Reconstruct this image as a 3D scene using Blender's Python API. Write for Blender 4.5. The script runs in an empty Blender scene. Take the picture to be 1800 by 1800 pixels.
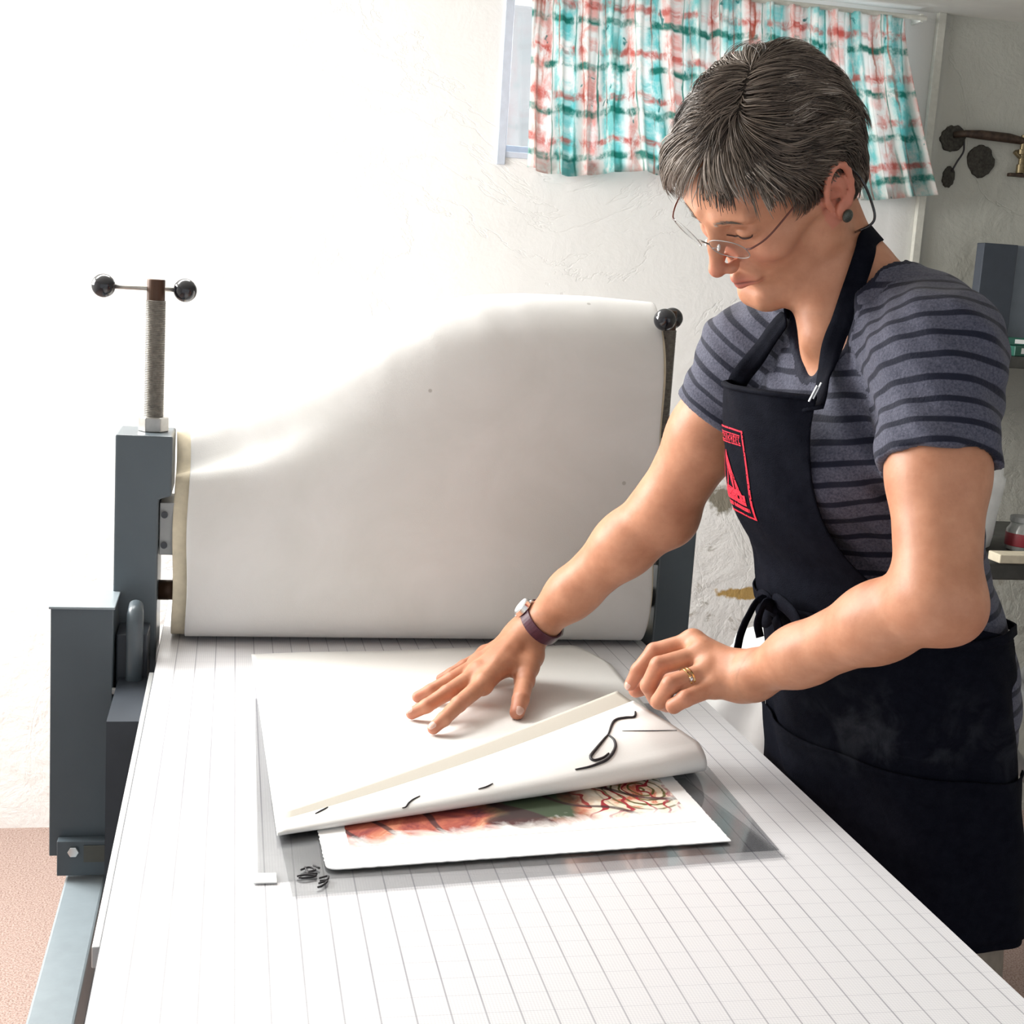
import bpy, bmesh, math, random
import numpy as np
from mathutils import Vector, Matrix
from mathutils.bvhtree import BVHTree
random.seed(7)
rng = np.random.default_rng(11)
sc = bpy.context.scene
col = sc.collection

# ---------------------------------------------------------------- camera
cam_d = bpy.data.cameras.new('camera')
cam = bpy.data.objects.new('camera', cam_d)
col.objects.link(cam)
cam_d.sensor_width = 36.0
cam_d.lens = 48.0
cam_d.clip_start = 0.05
R_CAM = Matrix(((0.97871069, -0.02797475, -0.20332927),
                (-0.19532921, 0.17724317, -0.96458870),
                (0.06302285, 0.98376942, 0.16800550)))
CAM = Vector((-0.26262, 0.0, 1.42167))
cam.matrix_world = Matrix.Translation(CAM) @ R_CAM.to_4x4()
sc.camera = cam

# ---------------------------------------------------------------- world, light, exposure
sc.view_settings.view_transform = 'Standard'
sc.view_settings.look = 'None'
sc.view_settings.gamma = 1.0
sc.view_settings.use_curve_mapping = False
sc.view_settings.exposure = 0.0
w = bpy.data.worlds.new('daylight')
sc.world = w
w.use_nodes = True
wn = w.node_tree
wn.nodes['Background'].inputs[0].default_value = (0.93, 0.96, 1.0, 1)
wn.nodes['Background'].inputs[1].default_value = 0.88

def area(name, loc, target, sx, sy, power, color=(1, 1, 1)):
    d = bpy.data.lights.new(name, 'AREA')
    d.shape = 'RECTANGLE'; d.size = sx; d.size_y = sy
    d.energy = power; d.color = color
    o = bpy.data.objects.new(name, d); col.objects.link(o)
    o.location = loc
    o.rotation_euler = (Vector(target) - Vector(loc)).to_track_quat('-Z', 'Y').to_euler()
    return o
# daylight through the basement window in the left wall
area('left_window_daylight', (-1.72, 2.45, 1.75), (0.2, 1.9, 0.85), 1.0, 0.75, 74, (1.0, 0.98, 0.95))
# added fill from above to brighten the bed, no fixture there
area('bed_fill_light', (-0.55, 2.25, 2.12), (-0.1, 1.25, 0.9), 1.2, 0.4, 34, (1.0, 0.99, 0.97))

area('outside_daylight', (.88, 4.3, 2.3), (.88, 3.4, 1.9), 1.4, 0.8, 60, (0.93, 0.97, 1.0))

# ---------------------------------------------------------------- helpers
def mesh_np(name, V, Fq, smooth=True):
    me = bpy.data.meshes.new(name)
    V = np.asarray(V, dtype=np.float32); Fq = np.asarray(Fq, dtype=np.int32)
    n, m = len(V), len(Fq); k = Fq.shape[1]
    me.vertices.add(n); me.vertices.foreach_set('co', V.ravel())
    me.loops.add(m * k); me.loops.foreach_set('vertex_index', Fq.ravel())
    me.polygons.add(m)
    me.polygons.foreach_set('loop_start', np.arange(0, m * k, k, dtype=np.int32))
    me.update(calc_edges=True)
    me.validate()
    if smooth:
        me.polygons.foreach_set('use_smooth', np.ones(len(me.polygons), dtype=bool))
    return me

def link(name, me, mat, parent=None, label=None):
    o = bpy.data.objects.new(name, me); col.objects.link(o)
    if mat is not None:
        for m in (mat if isinstance(mat, (list, tuple)) else [mat]):
            me.materials.append(m)
    if parent is not None:
        o.parent = parent
        o.matrix_parent_inverse = Matrix.Translation(parent.location).inverted()
    if label: o['label'] = label
    return o

def from_bm(name, bm, mat, parent=None, smooth=False, label=None, bevel=0.0, seg=2):
    me = bpy.data.meshes.new(name)
    bmesh.ops.recalc_face_normals(bm, faces=bm.faces[:])
    bm.to_mesh(me); bm.free()
    if smooth:
        for p in me.polygons: p.use_smooth = True
    o = link(name, me, mat, parent, label)
    if bevel > 0:
        b = o.modifiers.new('bevel', 'BEVEL'); b.width = bevel; b.segments = seg
        b.limit_method = 'ANGLE'; b.angle_limit = math.radians(40)
    return o

def empty(name, loc, label, cat, group=None):
    o = bpy.data.objects.new(name, None); col.objects.link(o)
    o.location = loc; o.empty_display_size = 0.05
    bpy.context.view_layer.update()
    o['label'] = label; o['category'] = cat
    if group: o['group'] = group
    return o

def tag(o, label, cat, group=None):
    o['label'] = label; o['category'] = cat
    if group: o['group'] = group
    return o

def struct(o):
    o['kind'] = 'structure'
    return o

def add_box(bm, a, b, rot=None, about=None):
    a = Vector(a); b = Vector(b)
    vs = [bm.verts.new((x, y, z)) for x in (a.x, b.x) for y in (a.y, b.y) for z in (a.z, b.z)]
    for f in ((0, 1, 3, 2), (4, 6, 7, 5), (0, 4, 5, 1), (2, 3, 7, 6), (0, 2, 6, 4), (1, 5, 7, 3)):
        bm.faces.new([vs[i] for i in f])
    if rot is not None:
        bmesh.ops.rotate(bm, verts=vs, cent=about or (a + b) / 2, matrix=rot)
    return vs

def add_cyl(bm, p0, p1, r0, r1=None, n=24, caps=True):
    p0 = Vector(p0); p1 = Vector(p1); r1 = r0 if r1 is None else r1
    d = (p1 - p0).normalized(); q = d.to_track_quat('Z', 'Y')
    A = []; B = []
    for i in range(n):
        a = 2 * math.pi * i / n; v = q @ Vector((math.cos(a), math.sin(a), 0))
        A.append(bm.verts.new(p0 + v * r0)); B.append(bm.verts.new(p1 + v * r1))
    for i in range(n):
        j = (i + 1) % n; bm.faces.new((A[i], A[j], B[j], B[i]))
    if caps:
        bm.faces.new(A[::-1]); bm.faces.new(B)

def add_sphere(bm, c, r, sx=1, sy=1, sz=1, u=24, v=14, mat=None):
    M = Matrix.Translation(Vector(c)) @ (mat.to_4x4() if mat else Matrix.Identity(4)) @ Matrix.Diagonal((sx, sy, sz, 1))
    bmesh.ops.create_uvsphere(bm, u_segments=u, v_segments=v, radius=r, matrix=M)

def add_prism(bm, pts, axis, a0, a1):
    """extrude a 2D outline; axis 'x','y','z' is the extrusion axis"""
    def mk(p, a):
        if axis == 'y': return (p[0], a, p[1])
        if axis == 'x': return (a, p[0], p[1])
        return (p[0], p[1], a)
    A = [bm.verts.new(mk(p, a0)) for p in pts]; B = [bm.verts.new(mk(p, a1)) for p in pts]
    n = len(pts)
    bm.faces.new(A); bm.faces.new(B[::-1])
    for i in range(n):
        j = (i + 1) % n; bm.faces.new((A[i], B[i], B[j], A[j]))

def tube_data(pts, rad, n=10, closed=False, flat=1.0, up=None):
    """swept tube through pts. rad scalar or list. flat: thickness ratio along 'up'."""
    P_ = [Vector(p) for p in pts]; m = len(P_)
    if not hasattr(rad, '__len__'): rad = [rad] * m
    V = []; Fc = []
    prev = None
    for i in range(m):
        if closed: t = P_[(i + 1) % m] - P_[i - 1]
        else: t = P_[min(i + 1, m - 1)] - P_[max(i - 1, 0)]
        t.normalize()
        u_ = up[i] if (up is not None and isinstance(up, list)) else up
        if u_ is not None: a = Vector(u_)
        else: a = prev if prev is not None else (Vector((0, 0, 1)) if abs(t.z) < .9 else Vector((1, 0, 0)))
        a = (a - t * a.dot(t)).normalized(); prev = a
        b = t.cross(a)
        for k in range(n):
            th = 2 * math.pi * k / n
            V.append(P_[i] + (a * math.cos(th) * flat + b * math.sin(th)) * rad[i])
    rings = m if closed else m - 1
    for i in range(rings):
        for k in range(n):
            a0 = i * n + k; a1 = i * n + (k + 1) % n
            b0 = ((i + 1) % m) * n + k; b1 = ((i + 1) % m) * n + (k + 1) % n
            Fc.append((a0, a1, b1, b0))
    return V, Fc, m, n, closed

def tube(bm, pts, rad, n=10, closed=False, flat=1.0, up=None):
    V, Fc, m, n, closed = tube_data(pts, rad, n, closed, flat, up)
    vs = [bm.verts.new(v) for v in V]
    for f in Fc: bm.faces.new([vs[i] for i in f])
    if not closed:
        bm.faces.new(vs[:n][::-1]); bm.faces.new(vs[-n:])

def bez(p0, p1, p2, p3, n):
    out = []
    for i in range(n + 1):
        t = i / n
        out.append((1 - t) ** 3 * Vector(p0) + 3 * t * (1 - t) ** 2 * Vector(p1) + 3 * t * t * (1 - t) * Vector(p2) + t ** 3 * Vector(p3))
    return out

def cat_rom(pts, n=8):
    pts = [Vector(p) for p in pts]; out = []
    q = [2 * pts[0] - pts[1]] + pts + [2 * pts[-1] - pts[-2]]
    for i in range(1, len(q) - 2):
        for k in range(n):
            t = k / n
            a, b, c, d = q[i - 1], q[i], q[i + 1], q[i + 2]
            out.append(0.5 * ((2 * b) + (c - a) * t + (2 * a - 5 * b + 4 * c - d) * t * t + (3 * b - a - 3 * c + d) * t ** 3))
    out.append(pts[-1]); return out

def grid_mesh(name, rows, mat, parent=None, thick=0.0, offset=0.0, uv=None, label=None, smooth=True):
    """rows: list of lists of points"""
    m = len(rows); n = len(rows[0])
    V = [tuple(p) for r in rows for p in r]
    Fc = [(i * n + j, i * n + j + 1, (i + 1) * n + j + 1, (i + 1) * n + j) for i in range(m - 1) for j in range(n - 1)]
    me = mesh_np(name, V, Fc, smooth)
    if uv is not None:
        a = me.attributes.new('fab', 'FLOAT_VECTOR', 'POINT')
        a.data.foreach_set('vector', np.asarray(uv, dtype=np.float32).ravel())
    o = link(name, me, mat, parent, label)
    if thick > 0:
        s = o.modifiers.new('thickness', 'SOLIDIFY'); s.thickness = thick; s.offset = offset
    return o

# ---------------------------------------------------------------- materials
def nmat(name):
    m = bpy.data.materials.new(name); m.use_nodes = True
    nt = m.node_tree; b = nt.nodes['Principled BSDF']
    return m, nt, b

def node(nt, typ, **kw):
    n = nt.nodes.new(typ)
    for k, v in kw.items():
        if k.startswith('i_'):
            n.inputs[k[2:].replace('_', ' ')].default_value = v
        else: setattr(n, k, v)
    return n

def ramp(nt, fac, stops, interp='LINEAR'):
    r = nt.nodes.new('ShaderNodeValToRGB'); r.color_ramp.interpolation = interp
    el = r.color_ramp.elements
    while len(el) > 1: el.remove(el[-1])
    el[0].position = stops[0][0]; el[0].color = (*stops[0][1], 1)
    for p, c in stops[1:]:
        e = el.new(p); e.color = (*c, 1)
    nt.links.new(fac, r.inputs[0])
    return r.outputs[0]

def noise(nt, vec, scale, detail=4, rough=0.55, dist=0.0):
    n = nt.nodes.new('ShaderNodeTexNoise'); n.inputs['Scale'].default_value = scale
    n.inputs['Detail'].default_value = detail; n.inputs['Roughness'].default_value = rough
    n.inputs['Distortion'].default_value = dist
    if vec is not None: nt.links.new(vec, n.inputs['Vector'])
    return n.outputs['Fac']

def mathn(nt, op, a, b=None, c=None, clamp=False):
    n = nt.nodes.new('ShaderNodeMath'); n.operation = op; n.use_clamp = clamp
    for i, v in enumerate((a, b, c)):
        if v is None: continue
        if isinstance(v, (int, float)): n.inputs[i].default_value = v
        else: nt.links.new(v, n.inputs[i])
    return n.outputs[0]

def mixc(nt, fac, a, b, mode='MIX'):
    n = nt.nodes.new('ShaderNodeMix'); n.data_type = 'RGBA'; n.blend_type = mode
    for idx, v in ((0, fac), (6, a), (7, b)):
        if isinstance(v, (int, float)): n.inputs[idx].default_value = v
        elif isinstance(v, tuple): n.inputs[idx].default_value = (*v, 1)
        else: nt.links.new(v, n.inputs[idx])
    return n.outputs[2]

def coord(nt, kind='Object'):
    return nt.nodes.new('ShaderNodeTexCoord').outputs[kind]

def worldpos(nt):
    return nt.nodes.new('ShaderNodeNewGeometry').outputs['Position']

def bump(nt, b, h, strength=0.3, dist=0.002):
    n = nt.nodes.new('ShaderNodeBump'); n.inputs['Strength'].default_value = strength
    n.inputs['Distance'].default_value = dist
    nt.links.new(h, n.inputs['Height']); nt.links.new(n.outputs[0], b.inputs['Normal'])

def plain(name, c, rough=0.5, metal=0.0, spec=0.5, nscale=40, nvar=0.06, bmp=0.0, trans=0.0):
    m, nt, b = nmat(name)
    p = worldpos(nt)
    f = noise(nt, p, nscale, 4)
    lo = tuple(max(0, x * (1 - nvar)) for x in c); hi = tuple(min(1, x * (1 + nvar)) for x in c)
    nt.links.new(ramp(nt, f, [(0.3, lo), (0.7, hi)]), b.inputs['Base Color'])
    b.inputs['Roughness'].default_value = rough; b.inputs['Metallic'].default_value = metal
    b.inputs['Specular IOR Level'].default_value = spec
    if bmp: bump(nt, b, f, bmp, 0.001)
    if trans: b.inputs['Transmission Weight'].default_value = trans
    return m

def sep(nt, v):
    s = nt.nodes.new('ShaderNodeSeparateXYZ'); nt.links.new(v, s.inputs[0]); return s.outputs

M = {}
M['grey_paint'] = plain('grey_blue_paint', (0.085, 0.108, 0.125), 0.35, 0.0, 0.5, 14, 0.05)
M['dark_paint'] = plain('dark_paint', (0.035, 0.043, 0.055), 0.45)
M['rail_paint'] = plain('rail_paint', (0.27, 0.32, 0.35), 0.35)
M['steel'] = plain('brushed_steel', (0.42, 0.41, 0.39), 0.38, 0.85, 0.5, 60, 0.12)
M['worn_steel'] = plain('worn_screw_steel', (0.17, 0.16, 0.14), 0.5, 0.5, 0.5, 200, 0.3, 0.2)
M['silver'] = plain('silver', (0.75, 0.75, 0.74), 0.22, 1.0, 0.5, 60, 0.05)
M['aluminium'] = plain('aluminium_edge', (0.62, 0.63, 0.63), 0.4, 0.6)
M['bearing'] = plain('bearing_block_grey', (0.33, 0.34, 0.34), 0.5, 0.2)
M['black'] = plain('black_phenolic', (0.012, 0.013, 0.018), 0.12, 0, 0.7)
M['brown'] = plain('brown_bronze', (0.07, 0.035, 0.02), 0.45, 0.4)
M['olive'] = plain('olive_plate', (0.09, 0.09, 0.075), 0.5)
M['gold'] = plain('gold', (0.72, 0.55, 0.25), 0.25, 1.0)
M['stone'] = plain('earring_stone', (0.06, 0.065, 0.055), 0.35, 0.3, 0.5, 900, 0.5)
M['glass_frame'] = plain('glasses_metal', (0.10, 0.09, 0.08), 0.3, 0.8)
M['temple'] = plain('red_brown_temple', (0.13, 0.04, 0.03), 0.35)
M['purple'] = plain('purple_leather', (0.075, 0.018, 0.035), 0.38, 0, 0.5, 300, 0.2)
M['ink'] = plain('ink', (0.02, 0.018, 0.022), 0.6)
M['red'] = plain('red_print', (0.72, 0.018, 0.045), 0.6, 0, 0.3, 500, 0.25)
M['khaki'] = plain('khaki_cloth', (0.23, 0.2, 0.165), 0.9, 0, 0.2, 60, 0.12, 0.1)
M['white_plastic'] = plain('white_plastic', (0.88, 0.89, 0.89), 0.4)
M['wood_cream'] = plain('cream_wood', (0.62, 0.56, 0.43), 0.6, 0, 0.4, 60, 0.1)
M['shelf_dark'] = plain('dark_shelf', (0.055, 0.055, 0.05), 0.6, 0, 0.4, 40, 0.2)
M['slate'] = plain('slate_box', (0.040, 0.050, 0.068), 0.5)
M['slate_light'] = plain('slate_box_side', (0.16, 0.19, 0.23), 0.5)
M['trim_white'] = plain('white_trim', (0.62, 0.62, 0.56), 0.6, 0, 0.4, 90, 0.06, 0.05)
M['cement'] = plain('dark_cement_patch', (0.055, 0.052, 0.045), 0.95, 0, 0.2, 160, 0.4, 0.6)
M['pipe'] = plain('brown_pipe', (0.055, 0.035, 0.025), 0.5, 0.4, 0.5, 80, 0.5)
M['brass'] = plain('tarnished_brass', (0.20, 0.16, 0.09), 0.45, 0.8, 0.5, 200, 0.3)
M['teal'] = plain('green_box', (0.02, 0.12, 0.085), 0.4)
M['blue_label'] = plain('pale_blue_label', (0.25, 0.45, 0.6), 0.5)
M['red_label'] = plain('dark_red_label', (0.22, 0.02, 0.03), 0.5)

# painted rough concrete wall
def wall_mat():
    m, nt, b = nmat('painted_concrete')
    p = worldpos(nt); x, y, z = sep(nt, p)
    big = noise(nt, p, 2.2, 5, 0.6)
    n1 = noise(nt, p, 11, 8, 0.62, 0.4)
    n2 = noise(nt, p, 55, 6, 0.6)
    ms = nt.nodes.new('ShaderNodeTexMusgrave') if hasattr(bpy.types, 'ShaderNodeTexMusgrave') else None
    # white paint left, greyer tone beyond the right of the window
    side = mathn(nt, 'ADD', x, mathn(nt, 'MULTIPLY', mathn(nt, 'SUBTRACT', n1, 0.5), 0.25))
    f = nt.nodes.new('ShaderNodeMapRange'); f.inputs[1].default_value = 1.40; f.inputs[2].default_value = 1.52
    nt.links.new(x, f.inputs[0])
    base = mixc(nt, f.outputs[0], (0.90, 0.90, 0.89), (0.47, 0.475, 0.43))
    base = mixc(nt, ramp(nt, big, [(0.45, (0, 0, 0)), (0.8, (0.12, 0.12, 0.12))]), base, (0.66, 0.65, 0.60))
    # exposed chips and stains low on the wall
    v = nt.nodes.new('ShaderNodeTexVoronoi'); v.inputs['Scale'].default_value = 26
    nt.links.new(p, v.inputs['Vector'])
    low = nt.nodes.new('ShaderNodeMapRange'); low.inputs[1].default_value = 1.15; low.inputs[2].default_value = 0.75
    nt.links.new(z, low.inputs[0])
    rt = nt.nodes.new('ShaderNodeMapRange'); rt.inputs[1].default_value = 0.2; rt.inputs[2].default_value = 0.7
    nt.links.new(x, rt.inputs[0])
    chips = mathn(nt, 'MULTIPLY', ramp(nt, noise(nt, p, 17, 6, 0.7, 0.8), [(0.60, (0, 0, 0)), (0.66, (1, 1, 1))]), mathn(nt, 'MULTIPLY', low.outputs[0], rt.outputs[0]), clamp=True)
    base = mixc(nt, mathn(nt, 'MULTIPLY', chips, 0.6), base, (0.30, 0.27, 0.22))
    # ochre rust patch and mossy patch on the low wall
    def spot(cx, cz, rx, rz):
        dx = mathn(nt, 'DIVIDE', mathn(nt, 'SUBTRACT', x, cx), rx); dz = mathn(nt, 'DIVIDE', mathn(nt, 'SUBTRACT', z, cz), rz)
        r = mathn(nt, 'SQRT', mathn(nt, 'ADD', mathn(nt, 'MULTIPLY', dx, dx), mathn(nt, 'MULTIPLY', dz, dz)))
        r = mathn(nt, 'ADD', r, mathn(nt, 'MULTIPLY', mathn(nt, 'SUBTRACT', noise(nt, p, 30, 4), 0.5), 1.6))
        return ramp(nt, r, [(0.75, (1, 1, 1)), (1.0, (0, 0, 0))])
    base = mixc(nt, spot(1.09, 0.630, 0.075, 0.018), base, (0.50, 0.33, 0.12))
    base = mixc(nt, spot(1.01, 0.885, 0.040, 0.045), base, (0.27, 0.25, 0.20))
    nt.links.new(base, b.inputs['Base Color'])
    b.inputs['Roughness'].default_value = 0.85; b.inputs['Specular IOR Level'].default_value = 0.25
    cr = ramp(nt, noise(nt, p, 1.7, 7, 0.62, 0.9), [(0.492, (1, 1, 1)), (0.5, (0.3, 0.3, 0.3)), (0.508, (1, 1, 1))])
    h = mathn(nt, 'ADD', mathn(nt, 'MULTIPLY', n1, mathn(nt, 'ADD', 0.70, mathn(nt, 'MULTIPLY', low.outputs[0], 2.3))), mathn(nt, 'MULTIPLY', n2, mathn(nt, 'ADD', 0.12, mathn(nt, 'MULTIPLY', low.outputs[0], 0.35))))
    h = mathn(nt, 'MULTIPLY', mathn(nt, 'ADD', h, mathn(nt, 'MULTIPLY', cr, 0.25)), mathn(nt, 'ADD', 1.0, mathn(nt, 'MULTIPLY', f.outputs[0], 2.0)))
    bump(nt, b, h, 0.36, 0.011)
    return m
M['wall'] = wall_mat()

def floor_mat():
    m, nt, b = nmat('speckled_carpet')
    p = worldpos(nt)
    n1 = noise(nt, p, 260, 3, 0.7); n2 = noise(nt, p, 60, 4)
    c = ramp(nt, n1, [(0.34, (0.20, 0.11, 0.09)), (0.47, (0.42, 0.30, 0.26)), (0.6, (0.58, 0.46, 0.41))])
    c = mixc(nt, mathn(nt, 'MULTIPLY', n2, 0.35), c, (0.46, 0.36, 0.32))
    nt.links.new(c, b.inputs['Base Color']); b.inputs['Roughness'].default_value = 0.95
    b.inputs['Specular IOR Level'].default_value = 0.1
    bump(nt, b, n1, 0.6, 0.006)
    return m
M['floor'] = floor_mat()
M['ceiling'] = plain('ceiling_paint', (0.72, 0.72, 0.68), 0.8, 0, 0.3, 8, 0.05, 0.1)

def bed_mat():
    """white sheet printed with a measuring grid under clear plastic"""
    m, nt, b = nmat('printed_grid_sheet')
    p = worldpos(nt); x, y, z = sep(nt, p)
    def lines(c, pitch, wid, off=0.0):
        t = mathn(nt, 'FRACT', mathn(nt, 'DIVIDE', mathn(nt, 'ADD', c, off), pitch))
        d = mathn(nt, 'ABSOLUTE', mathn(nt, 'SUBTRACT', t, 0.5))
        g = nt.nodes.new('ShaderNodeMapRange'); g.inputs[1].default_value = 0.5 - wid / pitch; g.inputs[2].default_value = 0.5 - 0.35 * wid / pitch
        nt.links.new(d, g.inputs[0]); return g.outputs[0]
    base = (0.80, 0.80, 0.815)
    wob = mathn(nt, 'ADD', 0.35, mathn(nt, 'MULTIPLY', noise(nt, p, 6, 3), 1.0))
    c = mixc(nt, mathn(nt, 'MULTIPLY', lines(x, 0.00254, 0.0007), 0.26), base, (0.5, 0.5, 0.55))
    c = mixc(nt, mathn(nt, 'MULTIPLY', lines(y, 0.00254, 0.0007), 0.26), c, (0.5, 0.5, 0.55))
    c = mixc(nt, mathn(nt, 'MULTIPLY', lines(y, 0.0254, 0.0007), mathn(nt, 'MULTIPLY', wob, 0.45)), c, (0.45, 0.45, 0.5))
    c = mixc(nt, mathn(nt, 'MULTIPLY', lines(x, 0.0254, 0.0009, 0.35), mathn(nt, 'MULTIPLY', wob, 0.9)), c, (0.27, 0.27, 0.31))
    nt.links.new(c, b.inputs['Base Color'])
    b.inputs['Roughness'].default_value = 0.32; b.inputs['Specular IOR Level'].default_value = 0.45
    return m
M['bed_grid'] = bed_mat()

def felt_mat():
    m, nt, b = nmat('wool_felt')
    p = worldpos(nt)
    n1 = noise(nt, p, 7, 6, 0.6, 0.5); n2 = noise(nt, p, 700, 3)
    c = ramp(nt, n1, [(0.3, (0.68, 0.675, 0.655)), (0.7, (0.76, 0.755, 0.745))])
    dots = nt.nodes.new('ShaderNodeTexVoronoi'); dots.inputs['Scale'].default_value = 13
    nt.links.new(p, dots.inputs['Vector'])
    c = mixc(nt, ramp(nt, dots.outputs['Distance'], [(0.03, (0.5, 0.5, 0.5)), (0.045, (0, 0, 0))]), c, (0.25, 0.23, 0.2))
    nt.links.new(c, b.inputs['Base Color'])
    b.inputs['Roughness'].default_value = 0.9; b.inputs['Specular IOR Level'].default_value = 0.15
    h = mathn(nt, 'ADD', mathn(nt, 'MULTIPLY', noise(nt, p, 5, 3, 0.5, 1.0), 1.6), mathn(nt, 'MULTIPLY', n2, 0.15))
    bump(nt, b, h, 0.25, 0.004)
    b.inputs['Sheen Weight'].default_value = 0.15
    return m
M['felt'] = felt_mat()
M['felt_edge'] = plain('yellowed_felt_edge', (0.70, 0.62, 0.47), 0.95, 0, 0.1, 60, 0.1)

def paper_mat(name, c, trans=0.15):
    m, nt, b = nmat(name)
    p = worldpos(nt); f = noise(nt, p, 500, 3)
    nt.links.new(ramp(nt, f, [(0.3, tuple(v * 0.98 for v in c)), (0.7, c)]), b.inputs['Base Color'])
    b.inputs['Roughness'].default_value = 0.8; b.inputs['Specular IOR Level'].default_value = 0.2
    bump(nt, b, f, 0.08, 0.0005)
    if trans:
        tr = nt.nodes.new('ShaderNodeBsdfTranslucent'); tr.inputs[0].default_value = (*c, 1)
        mx = nt.nodes.new('ShaderNodeMixShader'); mx.inputs[0].default_value = trans
        nt.links.new(b.outputs[0], mx.inputs[1]); nt.links.new(tr.outputs[0], mx.inputs[2])
        nt.links.new(mx.outputs[0], nt.nodes['Material Output'].inputs[0])
    return m
M['paper'] = paper_mat('white_paper', (0.88, 0.88, 0.875), 0.0)
M['paper_thin'] = paper_mat('thin_blotter_paper', (0.86, 0.855, 0.83), 0.03)
M['newsprint'] = paper_mat('newsprint', (0.52, 0.49, 0.43), 0.12)

def clear_mat():
    m, nt, b = nmat('clear_acetate')
    b.inputs['Base Color'].default_value = (0.80, 0.81, 0.82, 1)
    b.inputs['Transmission Weight'].default_value = 1.0
    b.inputs['Roughness'].default_value = 0.06; b.inputs['IOR'].default_value = 0.88
    # thin sheet: part straight-through, part gloss
    tr = nt.nodes.new('ShaderNodeBsdfTransparent'); tr.inputs[0].default_value = (0.90, 0.905, 0.91, 1)
    gl = nt.nodes.new('ShaderNodeBsdfGlossy'); gl.inputs['Roughness'].default_value = 0.08
    mx = nt.nodes.new('ShaderNodeMixShader')
    fr = nt.nodes.new('ShaderNodeFresnel'); fr.inputs[0].default_value = 1.45
    nt.links.new(mathn(nt, 'MULTIPLY', fr.outputs[0], 0.3), mx.inputs[0])
    nt.links.new(tr.outputs[0], mx.inputs[1]); nt.links.new(gl.outputs[0], mx.inputs[2])
    nt.links.new(mx.outputs[0], nt.nodes['Material Output'].inputs[0])
    return m
M['clear'] = clear_mat()

def lens_mat():
    m, nt, b = nmat('spectacle_lens')
    tr = nt.nodes.new('ShaderNodeBsdfTransparent'); tr.inputs[0].default_value = (0.95, 0.95, 0.95, 1)
    gl = nt.nodes.new('ShaderNodeBsdfGlossy'); gl.inputs['Roughness'].default_value = 0.03
    mx = nt.nodes.new('ShaderNodeMixShader'); mx.inputs[0].default_value = 0.07
    nt.links.new(tr.outputs[0], mx.inputs[1]); nt.links.new(gl.outputs[0], mx.inputs[2])
    nt.links.new(mx.outputs[0], nt.nodes['Material Output'].inputs[0])
    return m
M['lens'] = lens_mat()
M['glass'] = M['lens']

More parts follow.
